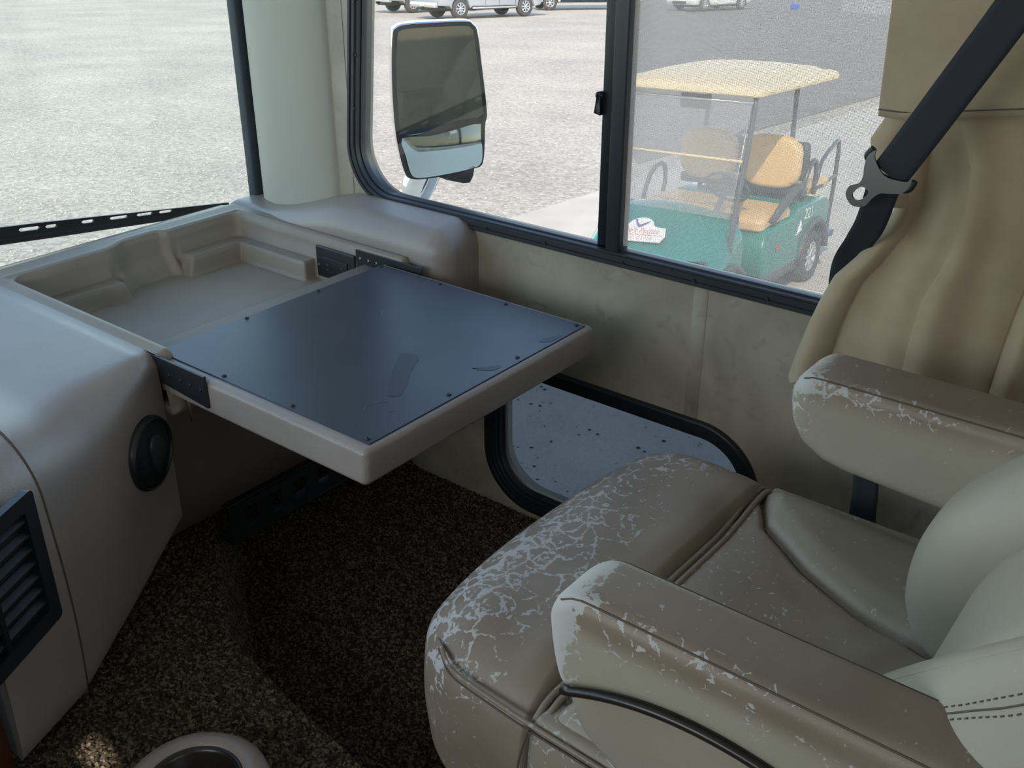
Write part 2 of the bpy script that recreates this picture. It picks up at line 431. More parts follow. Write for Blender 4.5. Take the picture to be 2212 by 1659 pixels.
M['concrete'] = mat('concrete', srgb(180, 173, 162), 0.9, col2=srgb(194, 187, 174), vscale=1.6, bump=0.2, bscale=40, detail=9)
M['asphalt'] = mat('asphalt', srgb(116, 110, 106), 0.92, col2=srgb(132, 125, 119), vscale=2.0, bump=0.1, bscale=30, detail=10)
M['leaf'] = mat('leaf_litter', srgb(50, 46, 44), 0.9)
M['green'] = mat('cart_green', srgb(0, 118, 110), 0.3, coat=0.5)
M['cartroof'] = mat('cart_roof_beige', srgb(222, 200, 160), 0.5)
M['cartseat'] = mat('cart_seat_tan', srgb(212, 178, 126), 0.45)
M['cartgrey'] = mat('cart_grey_plastic', srgb(74, 76, 82), 0.6)
M['cartbar'] = mat('cart_frame_paint', srgb(70, 72, 80), 0.35, spec=0.6)
M['tire'] = mat('tire', srgb(70, 68, 66), 0.85)
M['rim'] = mat('alloy_rim', srgb(200, 200, 200), 0.3, metal=0.7)
M['white'] = mat('white_paint', srgb(232, 230, 226), 0.3, coat=0.4)
M['silver'] = mat('silver_paint', srgb(175, 178, 184), 0.3, metal=0.3, coat=0.4)
M['carglass'] = mat('car_glass', srgb(25, 30, 34), 0.05, spec=0.8)
M['signwhite'] = mat('sign_white', srgb(240, 238, 236), 0.5)
M['purple'] = mat('sign_purple', srgb(110, 100, 150), 0.6)
M['red'] = mat('sign_red', srgb(205, 130, 135), 0.6)
M['orange'] = mat('orange_decal', srgb(190, 80, 40), 0.6)
M['blue'] = mat('blue_plastic', srgb(30, 80, 190), 0.4)
M['mesh'] = mat('screen_wire', srgb(225, 218, 212), 0.6)
M['windowglass'] = glass('side_glass', (0.82, 0.775, 0.715, 1))
M['windshield'] = glass('windshield_glass', (0.78, 0.775, 0.71, 1))
M['lowglass'] = glass('lower_glass', (0.37, 0.365, 0.345, 1))
M['cartglass'] = glass('cart_windshield', (0.84, 0.84, 0.86, 1), haze=0.17, hazecol=(0.75, 0.73, 0.72, 1))
# ------------------------------------------------------------------ ground outside
def gz(x, y): return -1.38 + 0.037 * x - 0.052 * y
def gpoly(pts, dz=0.0): return np.array([(x, y, gz(x, y) + dz) for x, y in pts])
# gravel lot as a finely divided sheet
def sheet(x0, x1, y0, y1, nx, ny, dz=0.0, amp=0.0):
    X, Y = np.meshgrid(np.linspace(x0, x1, nx + 1), np.linspace(y0, y1, ny + 1), indexing='ij')
    Z = gz(X, Y) + dz
    if amp: Z = Z + rng.normal(0, amp, X.shape)
    V = np.stack([X, Y, Z], 2).reshape(-1, 3)
    I = np.arange((nx + 1) * (ny + 1)).reshape(nx + 1, ny + 1)
    F = np.stack([I[:-1, :-1], I[1:, :-1], I[1:, 1:], I[:-1, 1:]], -1).reshape(-1, 4)
    return V, F.tolist()
V, F = sheet(-220, 160, -160, 220, 40, 40, -0.04)
tag(obj('ground', V, F, M['gravel'], smooth=False), kind='structure', label='pale gravel lot outside the coach')
def slab(name, pts, dz, m, label):
    P = gpoly(pts, dz); n = len(P); Q = P - np.array([0, 0, 0.25]); V = np.concatenate([P, Q])
    F = [list(range(n)), list(range(n, 2 * n))[::-1]] + [[i, i + n, (i + 1) % n + n, (i + 1) % n] for i in range(n)]
    o = recalc(obj(name, V, F, m, smooth=False)); tag(o, kind='structure', label=label); return o
slab('pavement', [(-6.42, -8), (8, -8), (8, 60), (-7.2, 60)], 0.0, M['concrete'], 'pale concrete slab beside the coach')
slab('asphalt', [(-7.25, 12.0), (-7.3, 110), (-95, 160), (-95, 148), (-34, 53), (-18.5, 28.5), (-10, 15.5)], -0.02, M['asphalt'], 'grey asphalt beyond the golf cart')
def scatter(name, n, xr, yr, s0, s1, m, dz, label, flatk=0.6, cond=None, parent=None):
    x = rng.uniform(*xr, n); y = rng.uniform(*yr, n)
    if cond is not None:
        k = cond(x, y); x = x[k]; y = y[k]; n = len(x)
    s = s0 + (s1 - s0) * rng.random(n) ** 3
    base = np.array([(1, 0, 0), (0, 1, 0), (-1, 0, 0), (0, -1, 0), (0, 0, 1), (0, 0, -1)], float)
    P = base[None] * s[:, None, None] * rng.uniform(0.55, 1.25, (n, 6, 1)); P[:, :, 2] *= flatk
    a = rng.uniform(0, 2 * PI, n); c, q = np.cos(a), np.sin(a)
    X = P[:, :, 0] * c[:, None] - P[:, :, 1] * q[:, None] + x[:, None]; Y = P[:, :, 0] * q[:, None] + P[:, :, 1] * c[:, None] + y[:, None]
    Z = P[:, :, 2] + gz(x, y)[:, None] + dz
    V = np.stack([X, Y, Z], 2).reshape(-1, 3)
    f = np.array([(0, 1, 4), (1, 2, 4), (2, 3, 4), (3, 0, 4), (1, 0, 5), (2, 1, 5), (3, 2, 5), (0, 3, 5)])
    F = (f[None] + (np.arange(n) * 6)[:, None, None]).reshape(-1, 3)
    o = obj(name, V, F.tolist(), m, smooth=False); return tag(o, label, None, None, 'stuff')
g1 = scatter('gravel_stones', 20000, (-20, -7.0), (2.5, 9.4), 0.005, 0.026, M['stone'], -0.037, 'loose pale stones on the gravel lot')
g1['category'] = 'gravel'
g2 = scatter('gravel_stones', 12000, (-24, -6.5), (9.5, 26), 0.005, 0.032, M['stone'], -0.037, 'loose stones on the gravel seen through the side window', cond=lambda x, y: y < 12 + (-7 - x) * 1.4)
g2['category'] = 'gravel'
g3 = scatter('leaf_litter', 420, (-4.2, -1.6), (2.6, 5.8), 0.005, 0.017, M['leaf'], 0.004, 'dark specks of leaf litter on the shaded concrete', flatk=0.25)
g3['category'] = 'leaf litter'

# ------------------------------------------------------------------ coach shell
WY = 1.5
win1 = rrect(-1.610, -0.24, 0.667, 1.42, 0.10, 14, shear=0.11)
win2 = rrect(-1.211, -0.654, 0.065, 0.337, [0.085, 0.085, 0.085, 0.085], 14)
h1 = offset(win1, 0.012); h2 = offset(win2, 0.012)
V, F = holed([(-1.99, -1.0), (4.2, -1.0), (4.2, 1.98), (-1.99, 1.98)], [h1.tolist(), h2.tolist()], 0.05)
V = np.stack([V[:, 0], WY + 0.025 + V[:, 2], V[:, 1]], 1)
wall = recalc(obj('wall_right', V, F, M['wallpanel'], smooth=False)); tag(wall, kind='structure', label='mottled beige wall panel under the side window')
V, F = bbox(-0.778, -0.750, WY - 0.0009, WY + 0.001, 0.37, 0.64, 0.0008, 1)
obj('seam_strip', V, F, M['wallpanel'], wall)
V, F = bbox(-1.6285, -1.6265, WY - 0.0012, WY + 0.001, 0.55, 1.98, 0.0004, 1)
obj('seam_strip', V, F, M['wallpanel'], wall)
# outer skin: painted coach side, with the same openings
V, F = holed([(-2.06, -1.12), (4.25, -1.12), (4.25, 2.03), (-2.06, 2.03)], [offset(win1, 0.036).tolist(), offset(win2, 0.036).tolist()], 0.012)
V = np.stack([V[:, 0], WY + 0.060 + V[:, 2], V[:, 1]], 1)
sk = recalc(obj('wall_outside', V, F, M['cream'], smooth=False)); tag(sk, kind='structure', label='painted outer skin of the coach')
# driver's side with a narrow gap added to let a sun patch onto the carpet
V, F = holed([(-2.06, -1.12), (4.25, -1.12), (4.25, 2.03), (-2.06, 2.03)], [rrect(-0.425, -0.345, 1.538, 1.572, 0.01, 3).tolist()], 0.012)
V = np.stack([V[:, 0], -0.985 + V[:, 2], V[:, 1]], 1)
tag(recalc(obj('wall_left', V, F, M['ceiling'], smooth=False)), kind='structure')
V, F = box(-2.06, 4.25, -1.0, 1.56, 1.98, 2.05)
tag(flat(obj('ceiling', V, F, M['ceiling'])), kind='structure')
V, F = box(4.2, 4.26, -0.95, 1.49, -1.1, 1.98)
tag(flat(obj('wall_back', V, F, M['ceiling'])), kind='structure')
V, F = joinvf([box(-2.06, -2.0, -0.96, 1.49, -1.1, 0.545), box(-2.06, -2.0, -0.96, 1.49, 1.72, 1.97)])
tag(flat(obj('wall_front', V, F, M['cream'])), kind='structure')
V, F = box(-1.99, 4.19, -0.95, 1.495, -0.08, -0.025)
tag(flat(obj('floor', V, F, M['wood'])), kind='structure')

# windshield
V, F = bbox(-1.985, -1.979, -0.93, 1.545, 0.52, 1.74, 0.002, 1)
ws = obj('window_3', V, F, M['windshield'], smooth=False); tag(ws, kind='structure', label='tinted windshield')
V, F = bbox(-1.975, -1.945, 1.478, 1.53, 0.50, 1.80, 0.006, 2)
obj('gasket', V, F, M['gasket'], ws)
# wiper outside, low across the glass
def to3(p): return Vector(p)
wp = thing('windshield_wiper', (-2.05, 0.9, 0.60), 'black wiper blade lying low across the outside of the windshield', 'wiper')
a, b = np.array([-2.045, 0.52, 0.660]), np.array([-2.035, 1.46, 0.553])
def wp_pt(t, u): # t along, u up
    return a + (b - a) * t + np.array([0, 0, 1]) * u
edge_top = []; n = 40
out = []
for i in range(n + 1):
    t = i / n; out.append((t, 0.029 * (1 - 0.55 * t) - 0.004 * abs(2 * t - 1)))
for i in range(n, -1, -1):
    t = i / n; out.append((t, -0.001))
L = np.linalg.norm(b - a)
holes = []
for t0, w_ in ((0.10, .035), (0.20, .03), (0.36, .030), (0.455, .040), (0.515, .02), (0.60, .024), (0.67, .04), (0.74, .036), (0.80, .03)):
    hh = 0.0085 * (1 - 0.5 * t0)
    c0 = 0.0150 * (1 - 0.55 * t0)
    holes.append([(t * L, z) for t, z in [(t0, c0 - hh * .6), (t0 + w_, c0 - hh * .6), (t0 + w_ + .004, c0), (t0 + w_, c0 + hh * .55), (t0, c0 + hh * .55), (t0 - .004, c0)]])
V, F = holed([(t * L, z) for t, z in out], holes, 0.006)
dirv = (b - a) / L
V3 = a + V[:, :1] * dirv + V[:, 1:2] * np.array([0, 0, 1.0]) + V[:, 2:3] * np.array([1.0, 0, 0])
obj('blade_frame', V3, F, M['frame'], wp, smooth=False)
V, F = tube([wp_pt(0, -0.007), wp_pt(0.5, -0.008), wp_pt(1, -0.006)], 0.0075, 8)
obj('blade_rubber', V, F, M['rubber'], wp)
# corner post
rows = []
prof = catmull([(-1.952, 1.535), (-1.945, 1.505), (-1.915, 1.478), (-1.86, 1.462), (-1.79, 1.462), (-1.725, 1.472), (-1.685, 1.488), (-1.672, 1.502)], 5)
for z in (0.5, 1.2, 1.98): rows.append(np.stack([prof[:, 0] + 0.0 * z, prof[:, 1], np.full(len(prof), z)], 1))
V, F = loft(rows)
tag(recalc(obj('trim_1', V, F, M['pillar'])), kind='structure', label='rounded beige corner post beside the windshield')

# side window
y0 = WY
prof = [(0.030, y0 - 0.001), (0.030, y0 - 0.009), (0.028, y0 - 0.0115), (0.0215, y0 - 0.0115), (0.0205, y0 - 0.009), (0.0155, y0 - 0.009), (0.0145, y0 - 0.0125), (0.009, y0 - 0.0125), (0.008, y0 - 0.008),
        (0.005, y0 - 0.008), (0.004, y0 + 0.004), (0.0015, y0 + 0.004), (0.0005, y0 + 0.016), (0.001, y0 + 0.018), (0.006, y0 + 0.032), (0.014, y0 + 0.046), (0.05, y0 + 0.046)]
V, F = ring(win1, prof)
w1 = recalc(obj('window_1', V, F, M['frame'])); autosmooth(w1, 30); tag(w1, kind='structure', label='black-framed side window with a sliding half')
for i, (x, z) in enumerate([(-1.527, .6465), (-1.385, .6465), (-1.241, .6465), (-1.097, .6465), (-0.922, .6465), (-0.775, .6465), (-0.637, .6465), (-0.50, .6465), (-0.36, .6465), (-1.583, .947), (-1.598, .838), (-1.612, .728), (-1.572, 1.055)]):
    screw((x, y0 - 0.0095, z), (0, -1, 0), 0.0042, M['black'], w1, h=0.003)
V, F = bbox(-1.62, -0.965, y0 + 0.024, y0 + 0.028, 0.64, 1.44, 0.001, 1)
obj('glass_pane', V, F, M['windowglass'], w1, smooth=False)
V, F = bbox(-0.965, -0.22, y0 + 0.034, y0 + 0.038, 0.64, 1.44, 0.001, 1)
obj('glass_pane', V, F, M['windowglass'], w1, smooth=False)
V, F = joinvf([bbox(-0.988, -0.962, y0 + 0.004, y0 + 0.032, 0.660, 1.43, 0.002, 1)])
obj('window_divider', V, F, M['black'], w1)
V, F = bbox(-0.965, -0.936, y0 - 0.004, y0 + 0.030, 0.660, 1.43, 0.003, 2)
sf = obj('sliding_frame', V, F, M['frame'], w1)
V, F = bbox(-0.965, -0.25, y0 + 0.0, y0 + 0.030, 0.650, 0.664, 0.002, 1)
obj('sliding_frame', V, F, M['frame'], w1)
lt = obj('latch', *joinvf([tube([(-0.991, y0 - .004, .935), (-0.990, y0 + .012, .935)], .007, 12), prism([(-0.9985, .905), (-0.986, .902), (-0.986, .933), (-0.993, .938)], y0 - .006, y0 + .006, 'y')]), M['black'], w1)
# insect screen: real wires
pitch_ = 0.0017; wv = []; wf = []
zs = np.arange(0.672, 1.41, pitch_); xs = np.arange(-0.936, -0.25, pitch_); hw = 0.00021
def wires(a0, a1, vals, horiz):
    n = len(vals); V = np.zeros((n, 8, 3)); y_ = y0 + 0.012
    q = [(-hw, -hw), (hw, -hw), (hw, hw), (-hw, hw)]
    for k, (u, w_) in enumerate(q):
        for e, aa in enumerate((a0, a1)):
            if horiz: V[:, k + 4 * e] = np.stack([np.full(n, aa), np.full(n, y_ + u), vals + w_], 1)
            else: V[:, k + 4 * e] = np.stack([vals + w_, np.full(n, y_ + 2 * hw + u), np.full(n, aa)], 1)
    f = np.array([(0, 1, 5, 4), (1, 2, 6, 5), (2, 3, 7, 6), (3, 0, 4, 7)])
    return V.reshape(-1, 3), (f[None] + (np.arange(n) * 8)[:, None, None]).reshape(-1, 4).tolist()
V, F = joinvf([wires(-0.936, -0.25, zs, True), wires(0.672, 1.41, xs, False)])
tag(obj('insect_screen', V, F, M['mesh'], w1, smooth=False), kind='stuff')

# low window
prof = [(0.042, y0 - 0.001), (0.042, y0 - 0.012), (0.039, y0 - 0.014), (0.030, y0 - 0.014), (0.0285, y0 - 0.011), (0.021, y0 - 0.011), (0.0195, y0 - 0.007), (0.013, y0 - 0.007), (0.0115, y0 - 0.001), (0.006, y0 - 0.001), (0.004, y0 + 0.006), (0.0, y0 + 0.010), (0.0005, y0 + 0.013), (0.004, y0 + 0.022), (0.010, y0 + 0.032), (0.04, y0 + 0.032)]
V, F = ring(win2, prof)
w2 = recalc(obj('window_2', V, F, M['black'])); autosmooth(w2, 30); tag(w2, kind='structure', label='low black-framed window beside the footwell')
V, F = bbox(-1.23, -0.63, y0 + 0.020, y0 + 0.024, 0.045, 0.36, 0.001, 1)
obj('glass_pane', V, F, M['lowglass'], w2, smooth=False)

# ------------------------------------------------------------------ carpet (pile as displaced tufts)
def Bline(x): return np.interp(x, [-2.0, -1.62, -1.432, -1.187, -1.0, -0.81, -0.6, 0.0, 2.0], [1.30, 1.08, 0.925, 0.765, 0.725, 0.70, 0.68, 0.66, 0.65])
def carpet_z(x, y):
    B = Bline(x)
    t = np.clip((B - y) / 0.30, 0, 1)
    top = 0.175 + 0.015 * ss(-1.3, -0.9, x)
    hump = (top - 0.03 * (1 - t) ** 2) * ss(-0.025, 0.03, B - y) ** 0.8
    toe = 0.42 * np.maximum(-1.47 - x, 0) + 0.0
    return np.maximum(hump, toe) + 0.02 * ss(1.42, 1.5, y) * 0
nx, ny = 400, 372
X, Y = np.meshgrid(np.linspace(-1.86, -0.46, nx + 1), np.linspace(0.20, 1.4975, ny + 1), indexing='ij')
X = X + rng.normal(0, 0.0009, X.shape); Y = Y + rng.normal(0, 0.0009, X.shape); Y = np.minimum(Y, 1.4985)
Z = carpet_z(X, Y) + rng.random(X.shape) ** 1.5 * 0.0065
Vc = np.stack([X, Y, Z], 2).reshape(-1, 3); I = np.arange((nx + 1) * (ny + 1)).reshape(nx + 1, ny + 1)
Fc = np.stack([I[:-1, :-1], I[1:, :-1], I[1:, 1:], I[:-1, 1:]], -1).reshape(-1, 4)
cp = obj('carpet_pile', Vc, Fc.tolist(), M['carpet'], smooth=False); tag(cp, 'speckled brown carpet over the footwell and engine hump', 'carpet', kind='stuff')
# coarse rest of the carpet
X, Y = np.meshgrid(np.linspace(-0.46, 3.9, 60), np.linspace(-0.93, 1.4975, 50), indexing='ij')
def fz(x, y): return carpet_z(x, y) * ss(1.2, 0.2, x) + 0.002
V1 = np.stack([X, Y, fz(X, Y)], 2).reshape(-1, 3); I = np.arange(60 * 50).reshape(60, 50)
F1 = np.stack([I[:-1, :-1], I[1:, :-1], I[1:, 1:], I[:-1, 1:]], -1).reshape(-1, 4).tolist()
X, Y = np.meshgrid(np.linspace(-1.95, -0.46, 40), np.linspace(-0.93, 0.20, 30), indexing='ij')
V2 = np.stack([X, Y, carpet_z(X, Y) + 0.002], 2).reshape(-1, 3); I = np.arange(40 * 30).reshape(40, 30)
F2 = np.stack([I[:-1, :-1], I[1:, :-1], I[1:, 1:], I[:-1, 1:]], -1).reshape(-1, 4).tolist()
V, F = joinvf([(V1, F1), (V2, F2)])
tag(obj('carpet', V, F, M['carpet']), kind='structure', label='brown carpet behind the seats')

# ------------------------------------------------------------------ dashboard
db = thing('dashboard', (-1.6, 0.8, 0.2), 'taupe vinyl dashboard with a moulded tray under the windshield', 'dashboard')
ys = np.concatenate([np.linspace(-0.93, 0.50, 30), np.linspace(0.5085, 0.775, 40), [0.785, 0.793, 0.799, 0.802]])
def crease_x(y): return -1.36 + 0.534 * (0.80 - np.maximum(y, 0.30)) - 0.10 * np.maximum(0, 0.30 - y)
def dash_profile(y, bulge=0.0):
    xc = crease_x(y) + bulge
    zt = 0.590 + 0.03 * ss(0.60, 0.45, y) + 0.004 * ss(0.79, 0.77, y)
    zb = np.interp(y, [0.36, 0.514, 0.647, 0.80], [0.205, 0.185, 0.221, 0.268])
    k = ss(0.80, 0.62, y)            # rounding grows away from the tray
    rr = 0.035 + 0.075 * k
    pts = [(-1.985, 0.50, 0), (-1.975, 0.560, 0), (-1.95, 0.580, 0), (-1.90, zt - 0.002, 0)]
    for t in np.linspace(0, 1, 14)[1:]: pts.append((-1.90 + (xc - rr + 1.90) * t, zt - 0.006 * k * t, 0))
    z1 = zt - 0.006 * k
    for a in np.linspace(0, PI / 2, 10)[1:]: pts.append((xc - rr + rr * math.sin(a), z1 - rr * 0.8 * (1 - math.cos(a)), 0))
    zz = z1 - rr * 0.8
    for t in np.linspace(0, 1, 14)[1:]:
        pts.append((xc + 0.012 * math.sin(PI * t) * k - 0.004 * t, zz + (zb + 0.01 - zz) * t, 0))
    pts += [(xc - 0.012, zb, 0), (xc - 0.06, zb + 0.002, 0), (xc - 0.08, zb + 0.03, 0)]
    P = np.array(pts); P[:, 1], P[:, 2] = y, P[:, 1].copy()
    return P
rows = [dash_profile(y) for y in ys if y >= 0.5085]
# soft inward roll at the tray edge
def roll_end(P, d): Q = P.copy(); return Q
V, F = loft(rows); n = len(rows[0])
F.append([(len(rows) - 1) * n + i for i in range(n)])
body = recalc(obj('dash_pad', V, F, M['vinyl'], db)); autosmooth(body, 50)
rows = [dash_profile(y, 0.004) for y in np.linspace(0.372, 0.5062, 24)]
V, F = loft(rows); F.append([(len(rows) - 1) * n + i for i in range(n)]); F.append([i for i in range(n)][::-1])
cen = recalc(obj('center_panel', V, F, M['vinyl'], db)); autosmooth(cen, 50)
# round vent on the passenger face
fd = Vector((0.47, -0.88, 0)).normalized(); fn = Vector((0.88, 0.47, 0)).normalized()
def face_pt(y, z, out=0.0):
    return Vector((-1.36 + 0.534 * (0.80 - y), y, z)) + fn * out
vc = face_pt(0.737, 0.449, 0.005)
def onface(V, c):
    R_ = Matrix((fd, fn, Vector((0, 0, 1)))).transposed()
    return np.array([tuple(R_ @ Vector(p) + c) for p in V])
V, F = lathe([(0.0001, 0.004), (0.0545, 0.004), (0.0550, 0.0085), (0.0575, 0.0095), (0.0600, 0.007), (0.0615, 0.001), (0.061, -0.012)], 48, 'y')
vent = obj('round_vent', onface(V, vc), F, M['blackmetal'], db, label='round dark air vent')
V, F = lathe([(0.0001, 0.0155), (0.02, 0.0148), (0.036, 0.0125), (0.048, 0.0090), (0.0535, 0.0062)], 40, 'y')
obj('vent_disc', onface(V, vc), F, M['black'], vent)
V, F = prism(catmull([(-0.020, 0.006), (-0.010, 0.030), (0.004, 0.038), (0.018, 0.030), (0.024, 0.008), (0.020, -0.018), (0.006, -0.030), (-0.006, -0.012)], 4, True), 0.0125, 0.0190, 'y', rb=0.0015)
autosmooth(recalc(obj('vent_tab', onface(V, vc), F, M['blackmetal'], vent)), 30)
# rectangular register in the centre panel
def cpanel(V): # local (along fd, out, z) relative to point y=0.465
    c = face_pt(0.465, 0.0, 0.013)
    return onface(V, c)
V, F = joinvf([bbox(-0.002, 0.20, -0.004, 0.007, 0.375, 0.578, 0.004, 2)])
# frame with opening
Vh, Fh = holed(rrect(-0.002, 0.215, 0.375, 0.578, 0.008, 4).tolist(), [rrect(0.020, 0.193, 0.400, 0.556, 0.004, 3).tolist()], 0.012)
reg = obj('register', cpanel(np.stack([Vh[:, 0], Vh[:, 2] + 0.008, Vh[:, 1]], 1)), Fh, M['blackmetal'], db, smooth=False, label='rectangular dark air register')
recalc(reg)
V, F = box(0.012, 0.20, -0.004, 0.003, 0.39, 0.565); obj('register_back', cpanel(V), F, M['black'], reg, smooth=False)
for k in range(7):
    z = 0.412 + k * 0.0215; V, F = prism([(0.004, z + 0.006), (0.012, z), (0.012, z + 0.0025), (0.004, z + 0.0085)], 0.020, 0.193, 'x'); V = V[:, [0, 1, 2]]; 
    obj('louver', cpanel(V), F, M['black'], reg, smooth=False)
V, F = bbox(0.1, 0.108, 0.006, 0.015, 0.40, 0.556, 0.001, 1); obj('vent_tab', cpanel(V), F, M['blackmetal'], reg)
# wood end of the console beyond the panel
V, F = bbox(0.002, 0.50, -0.30, -0.012, 0.14, 0.57, 0.004, 2)
cw = obj('wooden_panel', onface(V, face_pt(0.372, 0.0, 0.0)), F, M['wood'], db, label='cherry wood end panel')
# tray block (height field): rim, walls, ledges, floor
nx, ny = 230, 230
xs_ = np.linspace(-1.985, -1.335, nx); yy_ = np.linspace(0.8005, 1.405, ny)
X, Y = np.meshgrid(xs_, yy_, indexing='ij')
jog = ss(1.03, 1.10, Y) - ss(1.165, 1.185, Y) * 0.75
xb_top = -1.872 - 0.022 * jog
fl = 0.500
rim = 0.590 - 0.012 * ss(-1.93, -1.985, X) + 0.0 * Y
dl = Y - 0.828; dr = 1.366 - Y; dbk = X - xb_top
bead = 0.0035 * (np.exp(-((np.minimum(np.minimum(dl, dr), dbk) + 0.010) / 0.007) ** 2))
# smooth-min distance with rounded corners
def rmin(a, b, r): 
    return np.where((a < r) & (b < r), r - np.hypot(r - a, r - b), np.minimum(a, b))
din = rmin(rmin(dl, dr, 0.03), dbk, 0.03)
wallt = ss(0.0, 0.011, din)
Z = rim + bead - (rim - fl) * wallt
# ledges
def ledge(mask_d, h): # h above floor where mask
    return fl + h * ss(0.006, 0.0, mask_d)
led = np.full_like(X, fl)
# right wall ledge up to x=-1.60
dR = (1.366 - Y) - 0.038
dRx = X - (-1.612)
led = np.maximum(led, fl + 0.040 * ss(0.007, 0, dR) * ss(0.006, 0, dRx))
# back ledge right part (y>1.19) and left part (y<1.02)
dB = X - (xb_top + 0.052)
led = np.maximum(led, fl + 0.040 * ss(0.007, 0, dB) * ss(1.185, 1.205, Y))
dB2 = X - (xb_top + 0.045 + 0.012 * ss(0.98, 1.02, Y))
led = np.maximum(led, fl + 0.034 * ss(0.012, 0, dB2) * ss(1.045, 1.03, Y))
# chamfered back wall in the jog
dB3 = X - (xb_top + 0.035)
led = np.maximum(led, fl + 0.060 * np.clip(-dB3 / 0.04, 0, 1) * ss(1.03, 1.06, Y) * ss(1.21, 1.18, Y))
inside = wallt > 0.0
Z = np.where(inside, np.maximum(Z, np.where(din > 0.0, led, Z)), Z)
# fall-off at the front edge of rims and tray
fr_ = ss(-1.365, -1.337, X)
Z = Z - 0.10 * fr_ ** 2 * (wallt < 0.5)
V = np.stack([X, Y, Z], 2).reshape(-1, 3); I = np.arange(nx * ny).reshape(nx, ny)
F = np.stack([I[:-1, :-1], I[1:, :-1], I[1:, 1:], I[:-1, 1:]], -1).reshape(-1, 4).tolist()
tr = obj('storage_tray', V, F, M['tray'], db, label='moulded open tray with stepped ledges'); 
for p in [(-1.717, 1.3645, .568)]: screw(p, (0, -1, 0), 0.0035, M['steel'], tr)
# passenger-side bolster
def bol(V):
    x = V[:, 0].copy(); t = ss(-1.55, -1.88, x)
    top = ss(0.50, 0.66, V[:, 2]); V[:, 2] -= 0.058 * t * top
    V[:, 2] += 0.010 * ss(1.40, 1.50, V[:, 1]) * top * (1 - t)
    return V
V, F = rbox((-1.975, 1.386, 0.22), (-1.272, 1.53, 0.648), (0.02, 0.05, 0.02), (0.05, 0.02, 0.05), 26, 7, bol)
bo = obj('side_bolster', V, F, M['vinyl'], db, label='raised padded bolster against the side wall')
V, F = tube([(-1.2705, 1.490, .25), (-1.2705, 1.490, .60), (-1.29, 1.490, .642)], .0015, 6)
# lower panel under the tray
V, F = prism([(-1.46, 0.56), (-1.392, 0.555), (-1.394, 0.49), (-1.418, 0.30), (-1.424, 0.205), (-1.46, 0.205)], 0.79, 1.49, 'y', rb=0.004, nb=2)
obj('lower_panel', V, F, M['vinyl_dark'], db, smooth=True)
V, F = bbox(-1.405, -1.345, 0.8035, 1.39, 0.478, 0.4985, 0.006, 2)
obj('tray_lip', V, F, M['tray'], db)
# black rail with slots
hl = [rrect(0.955 + 0.062 * k, 0.985 + 0.062 * k, 0.150, 0.196, 0.006, 3).tolist() for k in range(8)]
Vh, Fh = holed(rrect(0.92, 1.47, 0.134, 0.214, 0.004, 2).tolist(), hl, 0.004)
ra = recalc(obj('slotted_rail', np.stack([-1.408 + Vh[:, 2], Vh[:, 0], Vh[:, 1]], 1), Fh, M['black'], db, smooth=False))
V, F = bbox(-1.45, -1.406, 0.92, 1.47, 0.128, 0.136, 0.002, 1); obj('rail_flange', V, F, M['black'], ra)
V, F = bbox(-1.45, -1.406, 0.92, 1.47, 0.210, 0.216, 0.002, 1); obj('rail_flange', V, F, M['black'], ra)
# seam line of the pad
for pth in ([dash_profile(0.5074, 0.003)[i] for i in range(4, n - 3)],):
    V, F = tube(pth, 0.0024, 6); obj('seam', V, F, M['seam'], db)
# power outlet
ot = thing('power_outlet', (-1.545, 1.362, 0.535), 'dark duplex power outlet on the right wall of the dashboard tray', 'outlet')
V, F = bbox(-1.605, -1.487, 1.356, 1.3625, 0.492, 0.573, 0.003, 3); 
pl = obj('cover_plate', V, F, M['blackmetal'], ot)
V, F = bbox(-1.584, -1.508, 1.3535, 1.357, 0.510, 0.552, 0.0012, 2); rc = obj('receptacle', V, F, M['black'], ot)
for cx_ in (-1.568, -1.525):
    for dz in (0.006, -0.006):
        V, F = box(cx_ - 0.0035, cx_ + 0.0035, 1.3528, 1.354, 0.531 + dz - 0.0009, 0.531 + dz + 0.0009); obj('slot', V, F, M['steel'], rc, smooth=False)
    V, F = tube([(cx_ + 0.011, 1.3528, .531), (cx_ + 0.011, 1.354, .531)], .0026, 10); obj('ground_hole', V, F, M['rubber'], rc)
for x in (-1.597, -1.495): screw((x, 1.3557, .531), (0, -1, 0), .0026, M['steel'], ot)

# ------------------------------------------------------------------ fold-out table
tb = thing('laptop_table', (-1.14, 1.083, 0.515), 'square black-topped table with a taupe padded edge pulled out of the dashboard', 'table')
def tdef(V):
    c = V[:, 2] < 0.545
    k = ss(0.56, 0.517, V[:, 2])
    V[:, 0] += np.where(V[:, 0] > -1.0, -0.004 * k, 0.0)
    return V
V, F = rbox((-1.402, 0.806, 0.517), (-0.890, 1.360, 0.5765), (0.010, 0.012, 0.010), (0.010, 0.012, 0.0085), 12, 6, tdef)
obj('padded_edge', V, F, M['vinyl'], tb)
V, F = bbox(-1.394, -0.9005, 0.8245, 1.346, 0.5745, 0.5785, 0.0010, 2)
# a little clipped corners
pn = obj('black_top', V, F, M['laminate'], tb, smooth=False)
for x in (-1.387, -1.230, -1.070, -0.913):
    for y in (0.834, 1.336): screw((x, y, .5787), (0, 0, 1), .0042, M['black'], tb, h=.002)
for x in (-1.387, -0.913):
    for y in (1.003, 1.170): screw((x, y, .5787), (0, 0, 1), .0042, M['black'], tb, h=.002)
